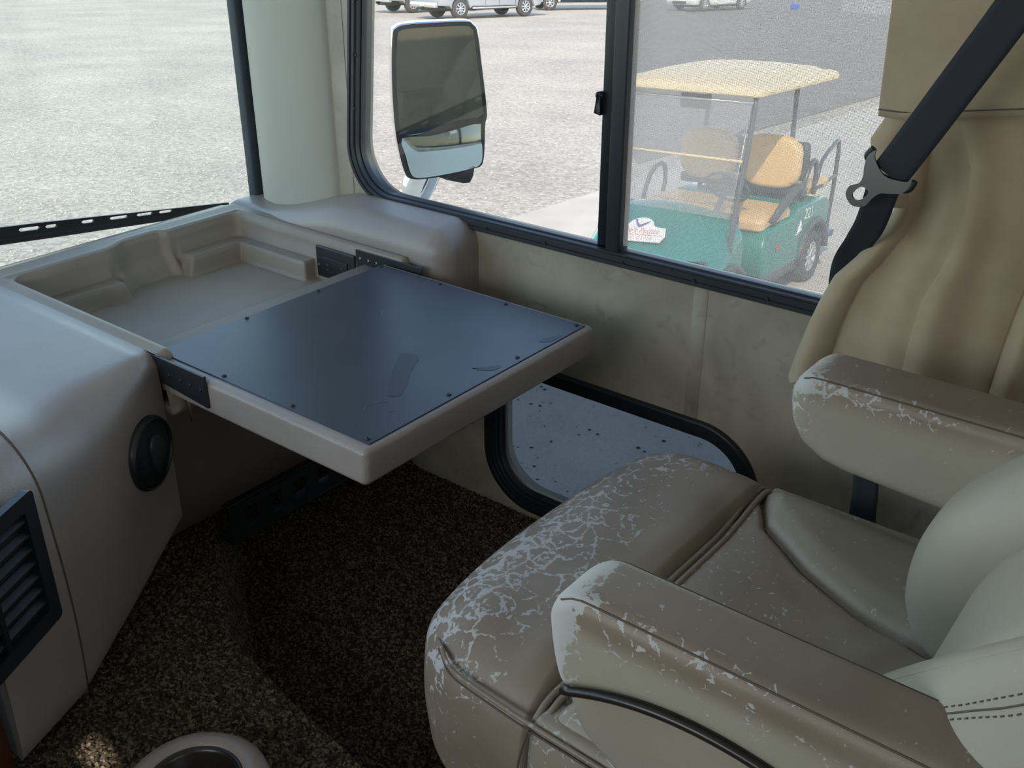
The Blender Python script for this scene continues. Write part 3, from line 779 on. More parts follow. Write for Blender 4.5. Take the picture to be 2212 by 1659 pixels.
# smudges (dried spill, thin film) and scratches
def film(name, pts, m, n=6):
    P = catmull(pts, n, True); P = P + rng.normal(0, 0.0009, P.shape)
    c = P.mean(0); V = [(c[0], c[1], .57885)] + [(p[0], p[1], .57885) for p in P]; k = len(P)
    F = [[0, i + 1, (i + 1) % k + 1] for i in range(k)]
    return obj(name, V, F, m, tb, smooth=False)
film('stain', [(-1.068, 1.062), (-1.050, 1.075), (-1.035, 1.068), (-1.015, 1.030), (-0.990, 0.995), (-0.968, 0.955), (-0.985, 0.945), (-1.00, 0.965), (-1.02, 0.985), (-1.045, 1.02)], M['smudge'])
film('stain', [(-0.945, 1.095), (-0.935, 1.10), (-0.925, 1.118), (-0.915, 1.128), (-0.912, 1.115), (-0.925, 1.098)], M['smudge'])
film('stain', [(-0.925, 1.245), (-0.915, 1.275), (-0.908, 1.285), (-0.906, 1.262), (-0.912, 1.245)], M['smudge'])
for pth in ([(-1.19, 1.125), (-1.205, 1.155), (-1.225, 1.175)], [(-0.975, 0.885), (-0.985, 0.905), (-0.970, 0.93)], [(-0.945, 0.908), (-0.94, 0.918)]):
    V, F = tube([(x, y, .5786) for x, y in catmull([(a_, b_) for a_, b_ in pth], 5)], 0.0006, 4); obj('scratch', V, F, M['chalk'], tb)
# brackets
V, F = bbox(-1.505, -1.236, 0.8005, 0.8055, 0.532, 0.587, 0.0008, 1); V[:, 2] += np.where((V[:, 0] < -1.42) & (V[:, 2] < .55), .02, 0)
bk = obj('bracket', V, F, M['blackmetal'], tb, smooth=False)
for x in (-1.33, -1.30, -1.275, -1.248): screw((x, 0.8000, .562), (0, -1, 0), .0032, M['black'], bk)
V, F = bbox(-1.486, -1.30, 1.3605, 1.3645, 0.540, 0.587, 0.0008, 1)
bk = obj('bracket', V, F, M['blackmetal'], tb, smooth=False)
for x in (-1.472, -1.448, -1.425, -1.40): screw((x, 1.3600, .570), (0, -1, 0), .0034, M['steel'], bk)

# ------------------------------------------------------------------ cup holder on the engine hump
ch = thing('cup_holder', (-0.90, 0.455, 0.19), 'beige ring-shaped cup holder with a black cup well on the carpeted engine hump', 'cup holder')
cc = (-0.887, 0.471, 0.012)
V, F = lathe([(0.058, 0.225), (0.062, 0.236), (0.070, 0.240), (0.085, 0.238), (0.094, 0.228), (0.098, 0.21), (0.100, 0.16)], 48, 'z', cc)
obj('ring', V, F, M['vinyl'], ch, label='beige padded ring')
V, F = lathe([(0.0001, 0.17), (0.045, 0.17), (0.050, 0.175), (0.055, 0.232), (0.060, 0.238), (0.063, 0.236)], 40, 'z', cc)
obj('cup_well', V, F, M['piping'], ch, label='glossy black well')
# ------------------------------------------------------------------ passenger seat
st = thing('passenger_seat', (-0.25, 0.93, 0.0), 'worn taupe leather captain seat with flaking cushion and armrests', 'seat')
def wear(o, fw, fh=None):
    me = o.data; nv = len(me.vertices); c = np.empty(nv * 3); me.vertices.foreach_get('co', c); c = c.reshape(-1, 3)
    a = me.attributes.new('wear', 'FLOAT', 'POINT'); a.data.foreach_set('value', np.clip(fw(c[:, 0], c[:, 1], c[:, 2]), 0, 1.6).astype(float))
    h = me.attributes.new('hue', 'FLOAT', 'POINT'); v = fh(c[:, 0], c[:, 1], c[:, 2]) if fh else np.zeros(nv)
    h.data.foreach_set('value', np.clip(v, 0, 1).astype(float)); return o
G = lambda d, s: np.exp(-(d / s) ** 2)
L_ = M['leather']
# front roll of the cushion
def froll(V):
    x, y, z = V.T.copy(); yc = (y - 0.925) / 0.28
    # plan: the front bows forward, the corners are pulled back
    V[:, 0] = x - 0.012 * (1 - yc ** 2) * ss(-0.5, -0.68, x) + (0.020 * np.abs(yc) ** 4 + 0.022 * np.clip(-yc, 0, 1) ** 3) * ss(-0.5, -0.68, x)
    t = ss(0.40, 0.50, z)
    V[:, 2] = z + 0.006 * (1 - yc ** 2) * t * G(x + 0.60, 0.09) - 0.010 * ss(-0.53, -0.48, x) * t
    bulge = G(z - 0.40, 0.09)
    V[:, 1] = y + np.where(y < 0.925, -1, 1) * 0.016 * bulge * ss(0.2, 0.28, np.abs(y - 0.925))
    V[:, 0] -= 0.008 * G(z - 0.36, 0.08) * ss(-0.6, -0.7, x)
    V[:, 2] += 0.0012 * np.sin(x * 55 + y * 23) * t
    return V
V, F = rbox((-0.706, 0.660, 0.235), (-0.482, 1.238, 0.496), (0.085, 0.070, 0.06), (0.020, 0.070, 0.065), 34, 10, froll)
cf = obj('front_roll', V, F, L_, st, label='heavily flaked front roll of the seat cushion')
wear(cf, lambda x, y, z: 0.60 + 0.26 * G(x + 0.655, 0.05) + 0.06 * G(y - 0.70, 0.06) - 0.55 * ss(-0.56, -0.515, x) + 0.35 * G(x + 0.49, 0.012) - 0.75 * ss(0.45, 0.36, z) * ss(0.66, 0.68, y) - 0.3 * ss(0.46, 0.40, z) - 0.18 * G(y - 1.1, 0.05) + 0.14 * G(y - 0.86, 0.07))
# centre of the cushion
def seamy(x): return np.interp(x, [-0.485, -0.468, -0.445, -0.367, -0.278, -0.193, -0.05], [1.20, 1.172, 1.128, 1.075, 1.040, 1.020, 1.0])
def ctop(x, y):
    return 0.478 - 0.010 * ss(-0.45, -0.25, x) + 0.006 * np.sin((x + 0.2) * 14) * G(y - 0.9, 0.12) + 0.0030 * G((x + 0.30) - 0.5 * (y - 0.85), 0.02) - 0.006 * G(x + 0.48, 0.02)
X, Y = np.meshgrid(np.linspace(-0.4835, -0.02, 110), np.linspace(0.655, 1.232, 130), indexing='ij')
sd_far = seamy(X) - Y; sd_near = Y - (1.86 - seamy(X))
sd = np.minimum(sd_far, sd_near)
Zp = ctop(X, Y) - 0.016 * (1 - ss(0.0, 0.016, np.abs(sd))) + 0.012 * ss(0.0, -0.05, sd)
edge = np.minimum(Y - 0.652, 1.235 - Y)
Zp -= 0.045 * (1 - np.sqrt(np.clip(1 - (1 - np.clip(edge / 0.05, 0, 1)) ** 2, 0, 1)))
Zp += 0.003 * G(sd_far - 0.04, 0.02) * np.sin(X * 40) * 0.5
def patch(mask, name, hue, lab=None, wf=None):
    I = np.arange(X.size).reshape(X.shape); q = np.stack([I[:-1, :-1], I[1:, :-1], I[1:, 1:], I[:-1, 1:]], -1)
    mc = (sd[:-1, :-1] + sd[1:, 1:]) / 2; qq = q[mask(mc, Y[:-1, :-1])].reshape(-1, 4)
    used = np.unique(qq); mp = np.full(X.size, -1); mp[used] = np.arange(len(used))
    Vv = np.stack([X, Y, Zp], 2).reshape(-1, 3)[used]
    o = obj(name, Vv, mp[qq].tolist(), L_, st, label=lab); wear(o, wf, lambda x, y, z: hue + 0 * x); return o
wc = lambda x, y, z: 0.36 + 0.42 * G(np.hypot((x + 0.385), (y - 0.86)), 0.022) + 0.30 * G(x + 0.474, 0.010) + 0.12 * G(np.hypot(x + .40, y - 1.0), .08)
patch(lambda m, y: m > 0, 'seat_center', 0.12, 'sunken centre of the seat cushion', wc)
ws_ = lambda x, y, z: 0.36 + 0.10 * G(x + 0.46, 0.03)
patch(lambda m, y: (m <= 0) & (y > 0.93), 'cushion_bolster', 0.35, None, ws_)
patch(lambda m, y: (m <= 0) & (y < 0.93), 'cushion_bolster', 0.3, None, lambda x, y, z: 0.55 + 0.2 * G(y - 0.67, 0.02))
# side walls of the cushion
def cside(y0_, y1_, sgn):
    def fn(V):
        z = V[:, 2]; V[:, 1] += sgn * 0.015 * G(z - 0.39, 0.08); return V
    return rbox((-0.487, y0_, 0.235), (0.0, y1_, 0.470), (0.012, 0.012, 0.05), (0.02, 0.012, 0.02), 16, 4, fn)
for a0, a1, s_ in ((0.650, 0.70, -1), (1.19, 1.238, 1)):
    V, F = cside(a0, a1, s_); o = obj('cushion_side', V, F, L_, st); wear(o, lambda x, y, z: 0.42 * ss(0.36, 0.46, z) + 0.2 * G(x + .46, .04), lambda x, y, z: 0.25 + 0 * x)
# piped seams
def sm(path, r=0.0024, m='leather', name='piping'):
    V, F = tube(path, r, 8); o = obj(name, V, F, M[m], st)
    if m == 'leather': wear(o, lambda x, y, z: 0.45 + 0 * x)
    return o
for dx in (-0.0055, 0.0055):
    P = [(-0.4795 + dx - 0.010 * ss(1.05, 1.2, y), y, ctop(-0.48, y) + 0.001 - 0.042 * (1 - math.sqrt(max(0, 1 - (1 - min(1, max(0, min(y - 0.640, 1.246 - y)) / 0.05)) ** 2)))) for y in np.linspace(0.645, 1.240, 50)]
    sm(P, 0.0042)
sm([(-0.480 , y, ctop(-0.48, y) + 0.0005) for y in np.linspace(0.70, 1.19, 30)], 0.0016, 'seam', 'seam')
# near side edge seam, running round the front corner
ep = catmull([(-0.672, 0.708, 0.440), (-0.655, 0.686, 0.462), (-0.632, 0.668, 0.472), (-0.60, 0.650, 0.470), (-0.54, 0.6445, 0.468), (-0.48, 0.642, 0.466), (-0.40, 0.641, 0.464), (-0.30, 0.640, 0.460), (-0.05, 0.64, 0.455)], 8)
sm(ep, 0.0028); sm(ep - np.array([0, 0.001, 0.008]), 0.0012, 'seam', 'seam')
ep2 = catmull([(-0.482, 0.6395, 0.464), (-0.486, 0.629, 0.43), (-0.488, 0.6235, 0.39), (-0.488, 0.627, 0.33)], 6); sm(ep2, 0.0014, 'seam', 'seam')
sm([(x, float(seamy(x)), float(ctop(x, seamy(x))) - 0.0145) for x in np.linspace(-0.47, -0.08, 40)], 0.0016, 'seam', 'seam')
# valance below the near armrest
V, F = prism(catmull([(-0.418, 0.585), (-0.405, 0.535), (-0.37, 0.507), (-0.32, 0.480), (-0.22, 0.425), (-0.10, 0.36), (0.05, 0.30), (0.12, 0.33), (0.12, 0.60), (-0.15, 0.612), (-0.30, 0.618), (-0.38, 0.600)], 6, True), 0.616, 0.645, 'y', rb=0.008)
o = obj('side_valance', V, F, L_, st); wear(recalc(o), lambda x, y, z: 0.12 + 0.35 * G(z - (0.48 - (x + .37) * .45), .012), lambda x, y, z: 0.55 + 0 * x)
# armrests
def arm(name, prof, y0_, y1_, rb, lab, wf, hf_):
    V, F = prism(catmull(prof, 7, True), y0_, y1_, 'y', rb=rb, nb=6)
    V, F = V, F
    o = recalc(obj(name, V, F, L_, st, label=lab)); return o
def densearm(prof_fn_top, prof_fn_bot, x0, x1, y0_, y1_, r, nx_=90, nc=40):
    """armrest as cross sections along x: superellipse between top(x) and bottom(x)"""
    rows = []
    xs = x0 + (x1 - x0) * (1 - np.cos(np.linspace(0, PI / 2, nx_))) ** 1.0
    for x in xs:
        t, b_ = prof_fn_top(x), prof_fn_bot(x); h_ = max(t - b_, 0.0006); d = x - x0
        k = math.sqrt(max(0.0, 1 - (1 - min(1, d / 0.035)) ** 2)) if d < 0.035 else 1.0
        wy = (y1_ - y0_) * (0.30 + 0.70 * k) / 2 if d > 1e-6 else 0.0004
        cy = (y0_ + y1_) / 2; rr = min(r, h_ / 2 * 0.98, wy * 0.98); row = []
        # rounded rectangle
        q = nc // 4
        for c, (sy, sz, a0) in enumerate(((1, 1, 0), (-1, 1, PI / 2), (-1, -1, PI), (1, -1, 1.5 * PI))):
            for j in range(q):
                a = a0 + PI / 2 * j / (q - 1)
                row.append((x, cy + sy * (wy - rr) + rr * math.cos(a), (t + b_) / 2 + sz * (h_ / 2 - rr) + rr * math.sin(a)))
        rows.append(row)
    V, F = loft(rows, True); n_ = len(rows[0]); F.append(list(range(n_))[::-1]); F.append([(len(rows) - 1) * n_ + i for i in range(n_)])
    # refine long flat quads for the wear attribute
    bm = bmesh.new(); vs = [bm.verts.new(p) for p in V]
    for f in F:
        try: bm.faces.new([vs[i] for i in f])
        except ValueError: pass
    long_ = [e for e in bm.edges if e.calc_length() > 0.016]
    bmesh.ops.subdivide_edges(bm, edges=long_, cuts=6, use_grid_fill=True)
    bmesh.ops.recalc_face_normals(bm, faces=bm.faces); bm.verts.index_update()
    V = np.array([v.co[:] for v in bm.verts]); F = [[v.index for v in f.verts] for f in bm.faces]; bm.free()
    return V, F
# near armrest
def nt_(x):
    d = x + 0.447
    return 0.640 + 0.055 * math.sqrt(max(0, 1 - (1 - min(1, max(0, d) / 0.05)) ** 2)) - 0.012 * ss(-0.1, 0.1, x)
PC = np.polyfit([-.416, -.347, -.286, -.202, -.1, 0, .14], [.580, .609, .618, .611, .583, .54, .46], 3)
def nb_(x):
    if x < -0.416: return float(np.polyval(PC, -0.416)) + 0.060 * ss(-0.416, -0.447, x)
    return float(np.polyval(PC, x))
V, F = densearm(nt_, nb_, -0.447, 0.14, 0.605, 0.690, 0.016)
o = obj('armrest', V, F, L_, st, label='worn armrest nearest the camera, pale flaked nose')
wear(o, lambda x, y, z: 0.30 + 1.1 * ss(-0.385, -0.43, x) + 0.42 * G(y - 0.612, 0.010) * ss(0.645, 0.675, z) * ss(-0.05, -0.42, x) + 0.55 * G(y - 0.685, 0.008) * ss(-0.25, -0.36, x) + 0.14 * ss(0.66, 0.69, z) * ss(-0.1, -0.38, x) + 0.20 * G(z - .655, .012) * (y < .61),
     lambda x, y, z: 0.75 * (1 - ss(0.650, 0.672, z)))
pp = [(x, 0.6065, nb_(x) - 0.0015) for x in np.linspace(-0.418, 0.13, 60)]
sm(pp, 0.0048, 'piping', 'dark_piping')
for yy, off in ((0.611, 0.0007), (0.684, 0.0007)):
    sm([(x, yy, nt_(x) - 0.0035) for x in np.linspace(-0.425, 0.13, 50)], 0.0010, 'seam', 'seam')
# far armrest
def ft_(x):
    d = x + 0.452
    return 0.660 + 0.045 * math.sqrt(max(0, 1 - (1 - min(1, max(0, d) / 0.04)) ** 2))
def fb_(x): return float(np.interp(x, [-0.452, -0.44, -0.42, -0.39, -0.36, -0.31, -0.243, 0.15], [0.660, 0.628, 0.603, 0.586, 0.580, 0.577, 0.573, 0.56]))
V, F = densearm(ft_, fb_, -0.452, 0.14, 1.146, 1.250, 0.018)
o = obj('armrest', V, F, L_, st, label='worn armrest beside the wall, touching the curtain')
wear(o, lambda x, y, z: 0.28 + 0.62 * ss(-0.39, -0.44, x) + 0.55 * G(y - 1.150, 0.010) * ss(0.66, 0.69, z) * ss(-0.15, -0.40, x) + 0.10 * (z > .68), lambda x, y, z: 0.55 * (1 - ss(0.665, 0.690, z)))
for yy in (1.1525,):
    sm([(x, yy, ft_(x) - 0.0035) for x in np.linspace(-0.43, 0.13, 50)], 0.0010, 'seam', 'seam')
# backrest
LEAN = 0.40
def lean(z): return 0.12 * (z - 0.5) + 0.95 * 0.03 * np.log1p(np.exp((z - 0.63) / 0.03))
def shear(V, dz=0.0):
    V[:, 0] += lean(V[:, 2] + dz); return V
def bfn(c, sgn):
    def fn(V):
        x, y, z = V.T.copy()
        V[:, 0] = x + 0.05 * G(z - 0.36, 0.10) * 1.0 + 0.16 * np.clip((0.50 - z), 0, 1) - 0.012 * G(z - 0.62, 0.2)
        return shear(V, 0.035 if sgn < 0 else 0.0)
    return fn
V, F = rbox((-0.236, 1.005, 0.36), (0.10, 1.205, 0.93), (0.085, 0.075, 0.12), (0.06, 0.10, 0.12), 30, 9, bfn(1.1, 1))
o = obj('backrest_bolster', V, F, L_, st); wear(o, lambda x, y, z: 0.22 + 0 * x, lambda x, y, z: 0.85 + 0 * x)
V, F = rbox((-0.228, 0.650, 0.36), (0.12, 0.802, 0.93), (0.085, 0.10, 0.12), (0.06, 0.075, 0.12), 30, 9, bfn(0.75, -1))
nb_o = o = obj('backrest_bolster', V, F, L_, st); wear(o, lambda x, y, z: 0.22 + 0.5 * G(np.hypot(x + .16, z - .67), .04) + 0 * x, lambda x, y, z: 0.85 - 0.25 * ss(0.70, 0.67, y))
def bc(V):
    x, y, z = V.T.copy(); V[:, 0] = x + 0.020 * (1 - ((y - 0.93) / 0.13) ** 2) * 0 + 0.10 * np.clip((0.50 - z), 0, 1); return shear(V)
V, F = rbox((-0.168, 0.79, 0.38), (0.08, 1.07, 0.95), (0.04, 0.03, 0.10), (0.04, 0.03, 0.12), 22, 6, bc)
o = obj('backrest_center', V, F, L_, st); wear(o, lambda x, y, z: 0.2 + 0 * x, lambda x, y, z: 0.8 + 0 * x)
# stitching on the near bolster: seam with two rows of stitches
def bpt(y, z, o_=0.0):
    return (-0.255 + 0.05 * math.exp(-((z - .36) / .10) ** 2) + 0.16 * max(0, .5 - z) - 0.012 * math.exp(-((z - .62) / .2) ** 2) + LEAN * (z - 0.5) + o_, y, z)
def on_mesh(o, p, out=0.0):
    ok, l, nrm_, i = o.closest_point_on_mesh(Vector(p))
    if nrm_.dot(Vector(p) - l) < 0 : nrm_ = -nrm_
    return l + nrm_ * out
bpy.context.view_layer.update()
sp = catmull([(-0.165, 0.67, 0.660), (-0.141, 0.675, 0.690), (-0.099, 0.675, 0.720), (-0.054, 0.675, 0.745), (0.0, 0.675, 0.79), (0.06, 0.675, 0.84)], 8)
for k_, dy in enumerate((0.0, 0.012, -0.012)):
    line = [on_mesh(nb_o, (p[0] - 0.03, p[1] - 0.03 + dy, p[2] + 0.03)) for p in sp]
    if k_ == 0: sm([tuple(q) for q in line], 0.0010, 'seam', 'seam')
    else:
        st_ = []
        for i in range(0, len(line) - 1):
            a_, b_ = line[i], line[i + 1]; st_.append(tube([tuple(a_.lerp(b_, 0.1)), tuple(a_.lerp(b_, 0.6))], 0.0009, 5))
        V, F = joinvf(st_); tag(obj('stitching', V, F, M['seam'], st), kind='stuff')
# pedestal
V, F = prism([(-0.52, 0.02), (-0.50, 0.24), (0.05, 0.24), (0.08, 0.02)], 0.74, 1.12, 'y', rb=0.01, nb=2)
pd = obj('pedestal', V, F, M['black'], st)

# ------------------------------------------------------------------ seat belt
sb = thing('seat_belt', (-0.38, 1.36, 0.45), 'black shoulder belt with steel tongue hanging in front of the curtain', 'seat belt')
def ribbon(path, wdir, width, th=0.0012, m=None, name='webbing'):
    path = [Vector(p) for p in path]; rows = []
    for i, p in enumerate(path):
        w_ = (wdir[i] if isinstance(wdir, list) else Vector(wdir)).normalized(); t = (path[min(i + 1, len(path) - 1)] - path[max(i - 1, 0)]).normalized()
        w_ = (w_ - t * w_.dot(t)).normalized(); n_ = t.cross(w_)
        wd = width[i] if isinstance(width, list) else width; row = []
        for k in range(7): u = k / 6 - 0.5; row.append(p + w_ * (u * wd) + n_ * (th + 0.0006 * math.sin(6 * PI * (u + .5))))
        for k in range(7): u = 0.5 - k / 6; row.append(p + w_ * (u * wd) - n_ * th)
        rows.append([tuple(q) for q in row])
    V, F = loft(rows, True); return V, F
vd = Vector((0.245, -1.33, 0.33)).normalized()     # roughly the facing of the strap
up_path = catmull([(-0.150, 1.30, 1.46), (-0.245, 1.30, 1.265), (-0.308, 1.30, 1.136), (-0.360, 1.30, 1.035), (-0.405, 1.305, 0.950), (-0.416, 1.306, 0.932)], 8)
V, F = ribbon(up_path, (0.88, 0.12, -0.46), 0.0475); obj('webbing', V, F, M['webbing'], sb)
low_path = catmull([(-0.418, 1.308, 0.930), (-0.446, 1.36, 0.850), (-0.482, 1.43, 0.795), (-0.512, 1.468, 0.729), (-0.50, 1.472, 0.62), (-0.44, 1.45, 0.52), (-0.39, 1.36, 0.455), (-0.375, 1.33, 0.40), (-0.34, 1.30, 0.24), (-0.30, 1.28, 0.05)], 7)
nlp = len(low_path)
V, F = ribbon(low_path, [Vector((0.88, 0.12, -0.46)).lerp(Vector((0.95, 0.2, 0.1)), min(1, i / (nlp * .6))) for i in range(nlp)], [0.044 - 0.008 * math.sin(PI * min(1, i / nlp)) for i in range(nlp)])
obj('webbing', V, F, M['webbing'], sb)
# tongue: plate in the plane facing the room
tu = Vector((0.87, 0.05, -0.49)).normalized(); tv = Vector((0.49, 0.0, 0.87)).normalized(); tn = tu.cross(tv)
tc_ = Vector((-0.418, 1.300, 0.932))
outl = catmull([(-0.032, 0.020), (-0.036, 0.008), (-0.031, -0.006), (-0.024, -0.018), (-0.022, -0.030), (-0.030, -0.042), (-0.026, -0.056), (-0.010, -0.062), (0.004, -0.052), (0.006, -0.036), (0.010, -0.024), (0.020, -0.016), (0.032, -0.006), (0.036, 0.006), (0.032, 0.018), (0.026, 0.010), (0.0, 0.0), (-0.025, 0.010)], 5, True)
hol = catmull([(-0.016, -0.032), (-0.004, -0.032), (-0.004, -0.044), (-0.012, -0.053), (-0.020, -0.048)], 4, True)
Vt, Ft = holed(outl.tolist(), [hol.tolist()], 0.0032)
Vt = Vt * np.array([0.92, 0.92, 1]); Vt = np.array([tuple(tc_ + tu * p[0] + tv * p[1] + tn * p[2]) for p in Vt]); tg = recalc(obj('tongue', Vt, Ft, M['steel'], sb, smooth=False, label='steel buckle tongue'))
bp_ = [tuple(tc_ + tu * a_ + tv * b_ - tn * 0.003) for a_, b_ in catmull([(-0.033, 0.018), (-0.034, 0.006), (-0.025, 0.002), (0.0, -0.006), (0.025, -0.002), (0.034, 0.004), (0.033, 0.016)], 5)]
V, F = tube(bp_, 0.0045, 10); obj('tongue_cover', V, F, M['black'], tg)

# ------------------------------------------------------------------ curtain
ct = thing('curtain', (-0.35, 1.44, 0.56), 'tan suede-like curtain gathered at the rear of the side window', 'curtain')
zk = [0.535, 0.552, 0.62, 0.648, 0.69, 0.732, 0.767, 0.817, 0.868, 0.93, 0.99]
xk = [-0.575, -0.566, -0.550, -0.544, -0.531, -0.515, -0.488, -0.456, -0.438, -0.440, -0.474]
nu, nv_ = 240, 130
rows = []
for j in range(nv_ + 1):
    tz = j / nv_; row = []
    for i in range(nu + 1):
        u = i / nu
        zb = 0.548 + 0.075 * ss(0, 0.5, u) - 0.010 * u
        zb = float(np.interp(u, [0, .05, .12, .2, .5, .9, 1], [0.552, 0.545, 0.565, 0.60, 0.595, 0.598, 0.605]))
        z = zb + (1.06 - zb) * tz
        xl = float(np.interp(z, zk, xk)); xr = -0.205 - 0.015 * (1 - tz) 
        g1_ = 0.13 + 0.03 * (1 - tz); g2_ = 0.36 + 0.16 * (1 - tz); g3_ = 0.86
        A = 0.014 + 0.016 * (1 - tz)
        if u < g1_: t = u / g1_; yv = -A * 0.9 * math.sin(PI * t) ** 0.7
        elif u < g2_: t = (u - g1_) / (g2_ - g1_); yv = -A * (0.75 * math.sin(PI * t * 0.5) ** 1.6)
        elif u < g3_: t = (u - g2_) / (g3_ - g2_); yv = -A * (1.25 * math.cos(PI * t * 0.5) ** 0.9) - 0.006 * math.sin(PI * t * 2.2 + 1.5 * tz)
        else: t = (u - g3_) / (1 - g3_); yv = -A * 0.9 * math.sin(PI * t) ** 0.8
        if g2_ - 0.006 < u < g2_: yv -= A * 0.5 * (u - g2_ + 0.006) / 0.006
        yv += 0.0018 * math.sin(u * 31 + z * 17) + 0.0014 * math.sin(z * 60 + u * 9) * (1 - tz) + 0.004 * math.sin(z * 21 + u * 5) * u
        row.append((xl + (xr - xl) * u, 1.445 + yv, z))
    rows.append(row)
V, F = loft(rows)
o = obj('curtain_panel', V, F, M['curtain'], ct)
md = o.modifiers.new('solid', 'SOLIDIFY'); md.thickness = 0.0025
rows = []
for j in range(40):
    tz = j / 39; row = []
    for i in range(80):
        u = i / 79; x0_ = -0.476 - 0.016 * tz; x = x0_ + 0.275 * u; zb = 0.982 + 0.16 * max(0, x + 0.44)
        z = zb + (1.43 - zb) * tz
        row.append((x, 1.408 - 0.006 * math.sin(u * 6.5) - 0.003 * math.sin(z * 22) * u, z))
    rows.append(row)
V, F = loft(rows); o = obj('upper_panel', V, F, M['curtain'], ct, label='flat upper panel with a hem')
md = o.modifiers.new('solid', 'SOLIDIFY'); md.thickness = 0.003
V, F = tube([(x, 1.4035, 0.992 + 0.16 * max(0, x + 0.44)) for x in np.linspace(-0.475, -0.205, 20)], 0.0010, 5); obj('hem_stitch', V, F, M['seam'], ct)
# small side pleat peeking out left of the lower curtain
rows = []
for j in range(30):
    tz = j / 29; z = 0.86 + 0.125 * tz; xl = float(np.interp(z, [0.86, 0.905, 0.947, 0.985], [-0.470, -0.478, -0.487, -0.468])); rows.append([(xl + 0.05 * u, 1.425 - 0.016 * math.sin(PI * u) ** 0.7, z) for u in np.linspace(0, 1, 14)])
V, F = loft(rows); o = obj('pleat', V, F, M['curtain'], ct)

# ------------------------------------------------------------------ door mirror
mc = Vector((-1.712, 1.886, 0.775))
mr = thing('door_mirror', mc, 'tall coach side mirror with a flat upper and wide-angle lower glass on a chrome arm', 'mirror')
mw_ = Vector((0.72, -0.66, 0.06)).normalized()                 # facing: back towards the seats
mu_ = Vector((0, 0, 1)).cross(mw_).normalized(); mv_ = mw_.cross(mu_)
ctr = np.array([520.0, 745.0]); sc = 0.377 / 1355
foreshort = 1.03
def mp(pts): return [((p[0] - ctr[0]) * sc * foreshort, -(p[1] - ctr[1]) * sc) for p in pts]
hd = [(98, 700), (105, 420), (125, 170), (160, 110), (250, 80), (500, 68), (760, 66), (820, 95), (858, 160), (885, 420), (915, 700), (925, 870), (908, 945), (900, 1100), (885, 1270), (850, 1330), (780, 1350), (560, 1400), (330, 1425), (210, 1410), (165, 1340), (130, 1180), (105, 960)]
def put(V): return np.array([tuple(mc + mu_ * p[0] + mv_ * p[1] + mw_ * p[2]) for p in V])
P = catmull(mp(hd), 5, True)
V, F = prism(P, -0.085, 0.0, 'z', rb=0.014, nb=5); hb = recalc(obj('mirror_housing', put(V), F, M['chrome'], mr, label='chrome housing'))
Pi = offset(P, -0.004); V, F = holed(offset(P, -0.003).tolist(), [offset(P, -0.0125).tolist()], 0.006); V[:, 2] += 0.001
obj('bezel', put(V), F, M['black'], mr, smooth=False)
V, F = prism(offset(P, -0.011), -0.003, 0.0005, 'z'); recalc(obj('mirror_back', put(V), F, M['black'], mr, smooth=False))
up_ = mp([(150, 930), (150, 500), (175, 190), (215, 130), (300, 108), (740, 100), (800, 125), (835, 200), (865, 480), (895, 850), (640, 905), (420, 985), (270, 1022), (158, 1000)])
V, F = prism(catmull(up_, 3, True), 0.0006, 0.0020, 'z'); recalc(obj('upper_mirror', put(V), F, M['mirror'], mr, smooth=False))
lo_ = catmull(mp([(172, 1045), (400, 1030), (600, 990), (858, 943), (866, 1100), (866, 1240), (845, 1300), (780, 1332), (560, 1370), (360, 1398), (262, 1394), (225, 1340), (195, 1200)]), 3, True)
c = lo_.mean(0); rows = []
for s in np.linspace(1, 0.02, 14):
    Q = c + (lo_ - c) * s; d = np.hypot(Q[:, 0] - c[0], Q[:, 1] - c[1]); zz = 0.0125 - d ** 2 / (2 * 0.55); rows.append(np.stack([Q[:, 0], Q[:, 1], np.maximum(zz, 0.001)], 1))
V, F = loft(rows, True); F.append([(13) * len(lo_) + i for i in range(len(lo_))]); recalc(obj('wide_angle_mirror', put(V), F, M['mirror'], mr))
V, F = prism(mp([(420, 1395), (560, 1380), (800, 1345), (790, 1420), (760, 1480), (700, 1485), (560, 1450)]), -0.07, -0.012, 'z', rb=0.006, nb=2); recalc(obj('mirror_foot', put(V), F, M['black'], mr))
arm_ = catmull([tuple(mc + mv_ * -0.17 - mw_ * 0.05 - mu_ * 0.040), tuple(mc + mv_ * -0.215 - mw_ * 0.055 - mu_ * 0.062), tuple(mc + Vector((-0.110, -0.04, -0.285))), tuple(mc + Vector((-0.19, -0.12, -0.40))), (-2.02, 1.66, 0.26), (-2.05, 1.60, 0.24)], 6)
V, F = tube(arm_, [0.042] * 8 + [0.038] * (len(arm_) - 8), 18); obj('mirror_arm', V, F, M['chrome'], mr, label='curved chrome arm')
